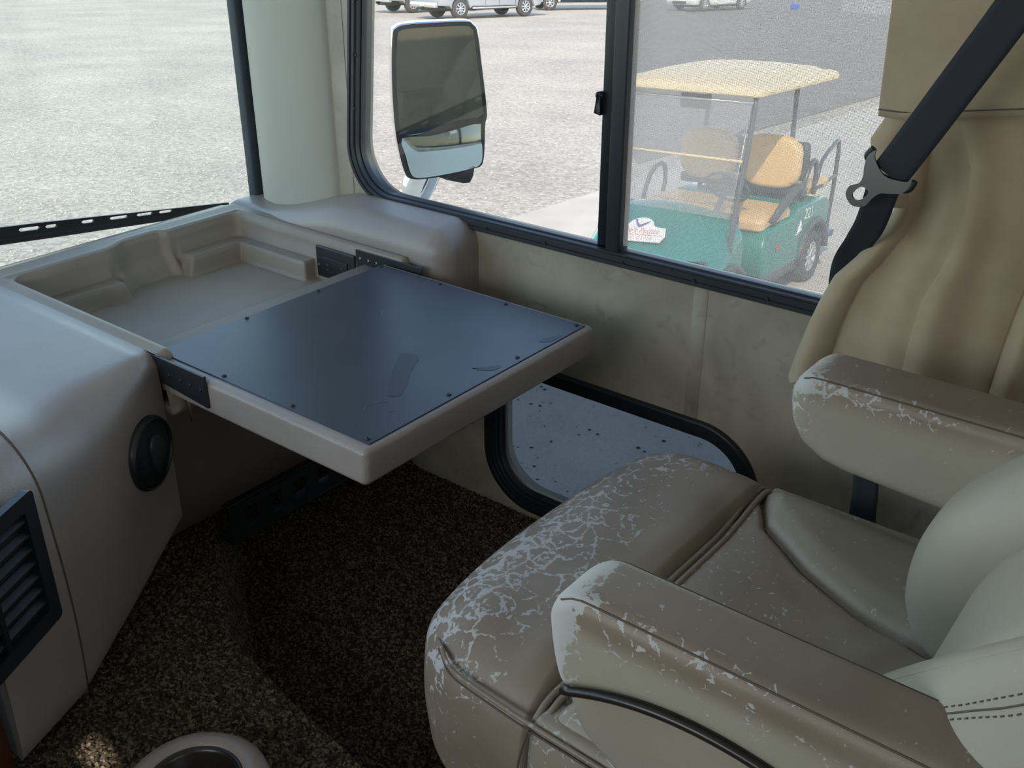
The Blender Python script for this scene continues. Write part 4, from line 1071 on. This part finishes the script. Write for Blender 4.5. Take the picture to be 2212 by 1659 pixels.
# ------------------------------------------------------------------ golf cart outside
gc = thing('golf_cart', (0, 0, 0), 'green golf cart with beige roof and tan seats parked on the concrete', 'golf cart')
def rotm(th, a, b): return Matrix.Rotation(a, 3, 'X') @ Matrix.Rotation(b, 3, 'Y') @ Matrix.Rotation(th, 3, 'Z')
def place(o, x, y, th, dz=0.0):
    R_ = rotm(th, -0.052, -0.037); o.matrix_basis = Matrix.Translation((x, y, gz(x, y) + dz)) @ R_.to_4x4()
place(gc, -3.705, 7.321, 4.739)
def lo(name, VF, m, parent=gc, smooth=True, **k): return recalc(obj(name, VF[0], VF[1], m, parent, smooth, world=False, **k))
def wheel(parent, x, y, z, r, w_, side, rimr=0.6, spokes=8, name='wheel'):
    s = side
    V, F = lathe([(r * rimr, -w_ / 2), (r * 0.86, -w_ / 2), (r * 0.97, -w_ / 2 + 0.03), (r, -w_ / 4), (r, w_ / 4), (r * 0.97, w_ / 2 - 0.03), (r * 0.86, w_ / 2), (r * rimr, w_ / 2), (r * rimr * 0.96, w_ / 2 - 0.03), (r * rimr * 0.96, -w_ / 2 + .02)], 36, 'y', (x, y, z))
    t = lo(name, (V, F), M['tire'], parent)
    yo = y + s * (w_ / 2 - 0.015)
    parts = [lathe([(0.001, 0), (r * rimr * 0.25, 0.0), (r * rimr * 0.28, -s * 0.012)], 20, 'y', (x, yo + s * 0.004, z)), lathe([(r * rimr * 0.82, -s * .02), (r * rimr * 0.86, 0), (r * rimr * 0.99, 0.004 * s), (r * rimr, -s * .02)], 36, 'y', (x, yo, z))]
    for k in range(spokes):
        a = 2 * PI * k / spokes; c_, q_ = math.cos(a), math.sin(a)
        v, f = bbox(r * rimr * 0.15, r * rimr * 0.9, -0.010, 0.010, -r * rimr * 0.10, r * rimr * 0.10, 0.004, 1)
        v = np.stack([v[:, 0] * c_ - v[:, 2] * q_ + x, v[:, 1] + yo - s * 0.008, v[:, 0] * q_ + v[:, 2] * c_ + z], 1); parts.append((v, f))
    rim = lo('rim', joinvf(parts), M['rim'], t)
    V, F = lathe([(0.001, 0), (r * rimr * 0.97, 0)], 24, 'y', (x, yo - s * 0.035, z)); lo('hub_back', (V, F), M['cartgrey'], t)
    return t
for x in (0.83, -0.84):
    for s in (1, -1): wheel(gc, x, s * 0.49, 0.23, 0.232, 0.20, s)
def arch(cx, cz, r, n=10, a0=0.0, a1=PI): return [(cx + r * math.cos(a0 + (a1 - a0) * k / n), cz + r * math.sin(a0 + (a1 - a0) * k / n)) for k in range(n + 1)]
# rear body tub
prof = [(0.24, 0.24), (0.20, 0.66), (-0.35, 0.68), (-0.42, 0.74), (-1.02, 0.74), (-1.16, 0.66), (-1.18, 0.42), (-1.135, 0.30)] + arch(-0.84, 0.25, 0.285, 12, PI, 0)[0:] + [(-0.50, 0.26)]
lo('rear_body', prism(prof, -0.585, 0.585, 'y', rb=0.03, nb=3), M['green'])
# dark fender lips
for s in (1, -1):
    V, F = tube([(a_, s * 0.585, b_) for a_, b_ in arch(-0.84, 0.25, 0.30, 14, 0.05, PI - 0.05)], 0.030, 8); lo('fender_trim', (V, F), M['cartgrey'])
# front cowl
def cowl(V):
    x, y, z = V.T.copy(); t = ss(0.55, 1.22, x)
    V[:, 2] = z - 0.20 * t ** 1.3 * ss(0.4, 0.85, z) - 0.13 * np.abs(y / 0.6) ** 2.5 * ss(0.5, 0.85, z)
    V[:, 0] = x - 0.16 * (y / 0.6) ** 2 * t
    V[:, 2] += 0.012 * ss(0.38, 0.42, np.abs(y)) * ss(0.6, 0.85, z)
    return V
fc = lo('front_cowl', rbox((0.60, -0.585, 0.30), (1.23, 0.585, 0.90), (0.04, 0.12, 0.04), (0.24, 0.12, 0.16), 20, 8, cowl), M['green'])
for s in (1, -1):
    V, F = bbox(1.03, 1.13, s * 0.42 - 0.09, s * 0.42 + 0.09, 0.52, 0.60, 0.02, 2); lo('headlight', (V, F), M['carglass'])
    V, F = tube([(a_, s * 0.60, b_) for a_, b_ in arch(0.83, 0.25, 0.27, 12, 0.1, PI - 0.1)], 0.022, 8); lo('fender_trim', (V, F), M['cartgrey'])
lo('bumper', bbox(1.13, 1.22, -0.45, 0.45, 0.24, 0.34, 0.02, 2), M['cartgrey'])
lo('floor_pan', bbox(0.18, 0.80, -0.55, 0.55, 0.26, 0.30, 0.01, 1), M['cartgrey'])
for s in (1, -1): lo('rocker_panel', bbox(-0.50, 0.80, s * 0.57 - 0.02, s * 0.57 + 0.02, 0.20, 0.29, 0.01, 1), M['cartgrey'])
lo('dash_panel', bbox(0.58, 0.66, -0.52, 0.52, 0.55, 0.86, 0.02, 2), M['cartgrey'])
# seats
def seatd(V):
    V[:, 2] -= 0.02 * ss(0.1, 0.22, V[:, 0]); return V
lo('seat_cushion', rbox((-0.34, -0.56, 0.66), (0.24, 0.56, 0.775), (0.05, 0.07, 0.03), (0.06, 0.07, 0.05), 10, 5, seatd), M['cartseat'])
for s in (1, -1):
    yc = 0.285 * s
    V, F = rbox((-0.52, yc - 0.262, 0.86), (-0.42, yc + 0.262, 1.29), 0.045, 0.045, 14, 5)
    def corner(V, yc=yc):
        # squircle plan of the back pad
        u = (V[:, 1] - yc) / 0.262; v = (V[:, 2] - 1.075) / 0.215
        k = 1 / np.maximum(1e-6, (np.abs(u) ** 3.2 + np.abs(v) ** 3.2) ** (1 / 3.2)); m_ = np.maximum(np.abs(u), np.abs(v)); k = k * m_
        V[:, 1] = yc + u * k * 0.262; V[:, 2] = 1.075 + v * k * 0.215
        V[:, 0] -= 0.05 * (V[:, 2] - 0.86); V[:, 0] += 0.015 * (1 - u ** 2) * (V[:, 0] > -0.47); return V
    lo('seat_back', (corner(V), F), M['cartseat'])
    V2_, F2_ = rbox((-0.72, yc - 0.25, 0.90), (-0.64, yc + 0.25, 1.22), 0.035, 0.035, 8, 4)
    V2_[:, 0] += 0.05 * (V2_[:, 2] - 0.86)
    lo('rear_seat_back', (V2_, F2_), M['cartgrey'])
lo('back_rail', bbox(-0.60, -0.50, -0.56, 0.58, 0.80, 0.885, 0.02, 2), M['cartbar'])
lo('rear_seat_cushion', rbox((-1.25, -0.52, 0.76), (-0.72, 0.52, 0.86), 0.04, 0.04, 8, 4), M['cartseat'])
# roof
def roofd(V):
    x, y, z = V.T.copy(); u = (x + 0.19) / 0.82; v = y / 0.60
    V[:, 2] = z + 0.055 * (1 - np.clip(np.abs(u), 0, 1) ** 2.5) * (1 - np.clip(np.abs(v), 0, 1) ** 2.5) + 0.018 * ss(0.80, 0.72, np.abs(v)) * ss(0.88, 0.80, np.abs(u))
    V[:, 0] = x * (1) + 0.05 * (1 - v ** 2) * ss(0.3, 0.9, u)
    return V
lo('roof', rbox((-0.97, -0.61, 1.70), (0.60, 0.61, 1.775), (0.06, 0.06, 0.02), (0.06, 0.06, 0.045), 26, 4, roofd), M['cartroof'])
for s in (1, -1):
    lo('rear_post', tube([(-0.58, s * 0.40, 0.74), (-0.60, s * 0.395, 1.2), (-0.62, s * 0.385, 1.71)], 0.021, 10), M['cartbar'])
    lo('front_post', tube(catmull([(0.62, s * 0.55, 0.28), (0.80, s * 0.56, 0.50), (0.80, s * 0.56, 0.68), (0.73, s * 0.55, 0.95), (0.62, s * 0.55, 1.35), (0.53, s * 0.54, 1.71)], 5), 0.020, 10), M['cartbar'])
# windshield: two hazy panes and a fold bar
def pane(za, zb_, xa, xb, yw=0.52):
    v = np.array([(xa, -yw, za), (xa, yw, za), (xb, yw, zb_), (xb, -yw, zb_)]); return v, [[0, 1, 2, 3]]
wsx = lambda z: 0.775 - (z - 0.86) * 0.255
cw_ = lo('windshield_pane', pane(0.86, 1.255, wsx(0.86), wsx(1.255)), M['cartglass'], smooth=False)
lo('windshield_pane', pane(1.275, 1.66, wsx(1.275), wsx(1.66)), M['cartglass'], smooth=False)
lo('fold_bar', tube([(wsx(1.265), -0.54, 1.265), (wsx(1.265), 0.54, 1.265)], 0.010, 8), M['cartroof'])
lo('top_bar', tube([(wsx(1.665), -0.54, 1.665), (wsx(1.665), 0.54, 1.665)], 0.010, 8), M['rim'])
for s in (1, -1): lo('edge_trim', tube([(wsx(0.86), s * 0.525, 0.86), (wsx(1.66), s * 0.525, 1.66)], 0.0045, 6), M['rim'])
lo('rear_view_mirror', bbox(0.34, 0.36, -0.16, 0.10, 1.56, 1.67, 0.01, 1), M['cartgrey'])
# steering
lo('steering_column', tube([(0.60, 0.27, 0.72), (0.30, 0.27, 0.98)], 0.022, 10), M['cartgrey'])
cs = Vector((0.30, 0.27, 0.985)); ax = Vector((-0.66, 0, 0.60)).normalized(); e1 = Vector((0, 1, 0)); e2 = ax.cross(e1)
sw = lo('steering_wheel', tube([tuple(cs + (e1 * math.cos(2 * PI * k / 28) + e2 * math.sin(2 * PI * k / 28)) * 0.17) for k in range(28)], 0.013, 8, closed=True), M['cartgrey'])
lo('steering_spokes', joinvf([tube([tuple(cs), tuple(cs + (e1 * math.cos(a) + e2 * math.sin(a)) * 0.165)], 0.010, 6) for a in (0.3, PI - 0.3, -PI / 2)]), M['cartgrey'], sw)
# arm rests and rails
lo('armrest', prism([(0.10, 0.70), (0.14, 0.73), (-0.06, 0.86), (-0.34, 0.93), (-0.42, 0.93), (-0.42, 0.89), (-0.36, 0.89), (-0.10, 0.78)], 0.565, 0.605, 'y', rb=0.012, nb=2), M['cartgrey'])
lo('armrest', tube(catmull([(0.08, -0.585, 0.70), (0.06, -0.59, 0.80), (-0.06, -0.60, 0.94), (-0.20, -0.60, 0.99), (-0.28, -0.60, 0.96), (-0.30, -0.595, 0.86), (-0.26, -0.59, 0.72)], 5), 0.020, 8), M['cartgrey'])
lo('hip_rail', tube(catmull([(-0.50, 0.55, 0.82), (-0.52, 0.575, 0.95), (-0.60, 0.58, 1.06), (-0.70, 0.57, 1.08), (-0.78, 0.56, 1.0), (-0.80, 0.55, 0.78)], 5), 0.020, 8), M['cartbar'])
for s in (1, -1):
    lo('grab_bar', tube(catmull([(-0.95, s * 0.50, 0.76), (-1.00, s * 0.50, 0.90), (-1.10, s * 0.49, 1.01), (-1.40, s * 0.46, 1.09), (-1.58, s * 0.44, 1.11), (-1.64, s * 0.43, 1.04), (-1.64, s * 0.43, 0.80), (-1.60, s * 0.42, 0.26)], 5), 0.019, 8), M['cartbar'])
lo('side_rail', tube([(-0.80, 0.54, 0.80), (-1.62, 0.45, 0.80)], 0.016, 8), M['cartbar'])
lo('foot_plate', bbox(-1.72, -1.18, -0.46, 0.46, 0.22, 0.27, 0.012, 2), M['cartgrey'])
lo('blue_cloth', rbox((-1.45, 0.30, 0.27), (-1.22, 0.52, 0.345), 0.03, 0.03, 6, 3), M['blue'])
# lettering on the side
def sidetext(body, x, z, size, m, name):
    V, F = textmesh(body, size, 0.001); V = np.stack([-V[:, 0] * 1.0 + x, np.full(len(V), 0.588) + V[:, 2], V[:, 1] + z], 1)
    return lo(name, (V, F), m, smooth=False)
sidetext('94', -0.05, 0.47, 0.085, M['orange'], 'cart_number')
sidetext('221', -0.66, 0.645, 0.13, M['signwhite'], 'plate_number')
V, F = prism([(-0.42, 0.50), (-0.50, 0.62), (-0.53, 0.53)], 0.5855, 0.589, 'y'); lo('decal', (V, F), M['signwhite'], smooth=False)
# club sign lying on the cowl
sg = bpy.data.objects.new('club_sign', None)
_, sloc, snor, _ = fc.closest_point_on_mesh(Vector((1.28, -0.08, 1.05)))
sn = (Vector(snor) if snor.x > 0 else -Vector(snor)).normalized(); sO = Vector(sloc) + sn * 0.02; print('SIGN', sloc, sn); sx = Vector((-0.10, 0.99, -0.02)).normalized(); sx = (sx - sn * sx.dot(sn)).normalized(); sy = sn.cross(sx)
def onsign(V): return np.array([tuple(sO + sx * p[0] * 1.3 + sy * p[1] * 1.45 + sn * p[2]) for p in V])
op = [(-0.17, -0.065), (0.17, -0.065), (0.185, -0.02), (0.165, 0.035), (0.10, 0.042), (0.085, 0.052)] + [(0.078 * math.cos(a), 0.052 + 0.052 * math.sin(a)) for a in np.linspace(0.15, PI - 0.15, 14)] + [(-0.085, 0.052), (-0.10, 0.042), (-0.165, 0.035), (-0.185, -0.02)]
V, F = prism(op, 0.0, 0.006, 'z'); sgn = lo('club_sign', (onsign(V), F), M['signwhite'], smooth=False, label='white sign with a purple bird')
V, F = textmesh("Eagle's Pointe", 0.050, 0.0006, shear=0.25); V[:, 2] += 0.0068; V[:, 1] += 0.008; tag(lo('lettering', (onsign(V), F), M['red'], sgn, smooth=False), kind='stuff')
V, F = textmesh("GOLF CLUB", 0.028, 0.0006, spacing=1.7); V[:, 2] += 0.0068; V[:, 1] -= 0.045; tag(lo('lettering', (onsign(V), F), M['red'], sgn, smooth=False), kind='stuff')
V, F = box(-0.165, 0.165, -0.022, -0.018, 0.0062, 0.0072); lo('sign_line', (onsign(V), F), M['red'], sgn, smooth=False)
bird = [(-0.050, 0.088), (-0.036, 0.090), (-0.028, 0.068), (-0.012, 0.058), (-0.004, 0.050), (0.012, 0.060), (0.052, 0.084), (0.038, 0.058), (0.010, 0.036), (-0.006, 0.030), (-0.022, 0.044), (-0.034, 0.060)]
V, F = prism(bird, 0.0062, 0.0074, 'z'); lo('bird', (onsign(V), F), M['purple'], sgn, smooth=False)

# ------------------------------------------------------------------ pickup trucks, car, trailer far across the lot
def pickup(x, y, th, m, label):
    t = thing('pickup_truck', (0, 0, 0), label, 'truck'); place(t, x, y, th, -0.03)
    def l2(name, VF, mm, par=t, **k): return lo(name, VF, mm, par, **k)
    for wx in (0, 3.7):
        for s in (1, -1): wheel(t, wx, s * 0.82, 0.43, 0.43, 0.28, s, 0.62, 8)
    low = [(4.55, 0.48)] + arch(3.7, 0.42, 0.50, 10, 0, PI) + [(3.1, 0.50), (0.6, 0.50)] + arch(0, 0.42, 0.50, 10, 0, PI) + [(-0.62, 0.55), (-1.22, 0.58), (-1.25, 1.10), (-1.20, 1.38), (1.0, 1.36), (1.15, 1.40), (1.30, 1.90), (1.7, 1.95), (2.7, 1.93), (3.35, 1.42), (4.5, 1.30), (4.68, 1.05), (4.68, 0.62)]
    l2('body', prism(low, -0.98, 0.98, 'y', rb=0.05, nb=2), m)
    for s in (1, -1):
        for pr in ([(1.38, 1.45), (1.45, 1.82), (2.05, 1.85), (2.05, 1.45)], [(2.15, 1.45), (2.15, 1.85), (2.65, 1.84), (3.15, 1.45)]):
            a_, b_ = sorted((s * 0.975, s * 0.987)); l2('window', prism(pr, a_, b_, 'y'), M['carglass'], smooth=False)
        a_, b_ = sorted((s * 0.90, s * 1.02)); l2('running_board', bbox(0.62, 3.1, a_, b_, 0.40, 0.48, 0.02, 1), M['rim'])
        for d in (1.32, 2.1, 3.05): a_, b_ = sorted((s * 0.978, s * 0.984)); l2('door_gap', bbox(d, d + 0.015, a_, b_, 0.55, 1.42, 0.001, 1), M['black'])
    l2('rear_bumper', bbox(-1.38, -1.20, -0.92, 0.92, 0.50, 0.72, 0.03, 2), M['rim'])
    l2('hitch', bbox(-1.50, -1.30, -0.06, 0.06, 0.42, 0.52, 0.01, 1), M['black'])
    l2('plate', bbox(-1.40, -1.385, -0.16, 0.16, 0.56, 0.70, 0.004, 1), M['signwhite'])
    l2('underbody', bbox(-1.1, 4.4, -0.55, 0.55, 0.34, 0.52, 0.02, 1), M['black'])
    for s in (1, -1): l2('tail_light', bbox(-1.262, -1.23, s * 0.86 - 0.08, s * 0.86 + 0.08, 0.95, 1.30, 0.01, 1), M['red'])
    return t
th1 = math.radians(78); px_, py_ = -30.7, 35.2
n1 = np.array([-math.sin(th1), math.cos(th1)])
pickup(px_ + n1[0] * 0.85, py_ + n1[1] * 0.85, th1, M['silver'], 'silver pickup truck, the right one of the two at the back of the lot')
pickup(px_ + n1[0] * 0.85 - 5.0, py_ + n1[1] * 0.85 + 2.3, th1, M['silver'], 'silver pickup truck, the left one of the two at the back of the lot')
wc_ = thing('white_car', (0, 0, 0), 'white car parked on the asphalt far behind the golf cart', 'car')
TH = math.radians(257)
f_ = np.array([math.cos(TH), math.sin(TH)]); r_ = np.array([f_[1], -f_[0]])
FLx = np.array([-25.63, 47.84]); cen_ = FLx + r_ * 0.8 - f_ * 1.4
place(wc_, cen_[0], cen_[1], TH, 0.0)
for x in (1.4, -1.4):
    for s in (1, -1): wheel(wc_, x, s * 0.80, 0.33, 0.33, 0.21, s, 0.68, 10)
prof = [(1.85, 0.28)] + arch(1.4, 0.34, 0.40, 10, 0, PI) + [(0.9, 0.26), (-0.9, 0.26)] + arch(-1.4, 0.34, 0.40, 10, 0, PI) + [(-1.9, 0.30), (-2.35, 0.42), (-2.40, 0.85), (-2.2, 1.02), (-1.5, 1.38), (-0.6, 1.48), (0.3, 1.42), (1.15, 1.02), (2.15, 0.82), (2.35, 0.62), (2.35, 0.30)]
lo('body', prism(prof, -0.91, 0.91, 'y', rb=0.10, nb=4), M['white'], wc_)
for s in (1, -1):
    a_, b_ = sorted((s * 0.90, s * 0.915)); lo('window', prism([(-1.5, 1.04), (-1.2, 1.28), (-0.4, 1.36), (0.25, 1.33), (0.9, 1.04)], a_, b_, 'y'), M['carglass'], wc_, smooth=False)
lo('lower_grille', bbox(2.34, 2.365, -0.45, 0.45, 0.34, 0.46, 0.01, 1), M['black'], wc_)
lo('grille', bbox(2.30, 2.36, -0.30, 0.30, 0.58, 0.74, 0.02, 1), M['black'], wc_)
for s in (1, -1):
    lo('fog_light', bbox(2.29, 2.345, s * 0.68 - 0.10, s * 0.68 + 0.10, 0.36, 0.44, 0.01, 1), M['black'], wc_)
    lo('headlight', bbox(2.15, 2.30, s * 0.70 - 0.14, s * 0.70 + 0.14, 0.62, 0.74, 0.02, 1), M['carglass'], wc_)
lo('underbody', bbox(-2.0, 2.0, -0.7, 0.7, 0.18, 0.30, 0.02, 1), M['black'], wc_)
tl = thing('cargo_trailer', (0, 0, 0), 'white box trailer with a grey side stripe parked behind the pickup trucks', 'trailer')
place(tl, -32.6, 44.6, math.radians(52), -0.03)
lo('body', bbox(-0.9, 3.6, -0.9, 1.2, 0.50, 2.7, 0.04, 2), M['white'], tl)
lo('stripe', bbox(0.35, 3.62, -0.915, -0.895, 0.52, 1.6, 0.004, 1), M['silver'], tl)
lo('chassis', bbox(-1.0, 3.5, -0.8, 1.1, 0.36, 0.50, 0.02, 1), M['black'], tl)
for s in (-1, 1): wheel(tl, -0.35, 0.15 + s * 0.95, 0.36, 0.36, 0.2, s, 0.62, 6)
lo('fender', tube([(a_, -0.90, b_) for a_, b_ in arch(-0.35, 0.36, 0.48, 10, 0.1, PI - 0.1)], 0.07, 6), M['white'], tl)
lo('tongue', bbox(3.5, 4.9, 0.05, 0.25, 0.36, 0.50, 0.02, 1), M['white'], tl)
lo('jack', tube([(4.6, 0.15, 0.02), (4.6, 0.15, 0.9)], 0.04, 8), M['rim'], tl)
bu = thing('sign_base', (0, 0, 0), 'small blue sign base with a white pole far out on the asphalt', 'sign base')
place(bu, -22.95, 52.6, 0.6, 0.02)
lo('base', rbox((-0.20, -0.15, 0.0), (0.20, 0.15, 0.26), 0.03, 0.05, 4, 3), M['blue'], bu)
lo('pole', tube([(0, 0, 0.25), (0, 0, 2.2)], 0.03, 8), M['signwhite'], bu)
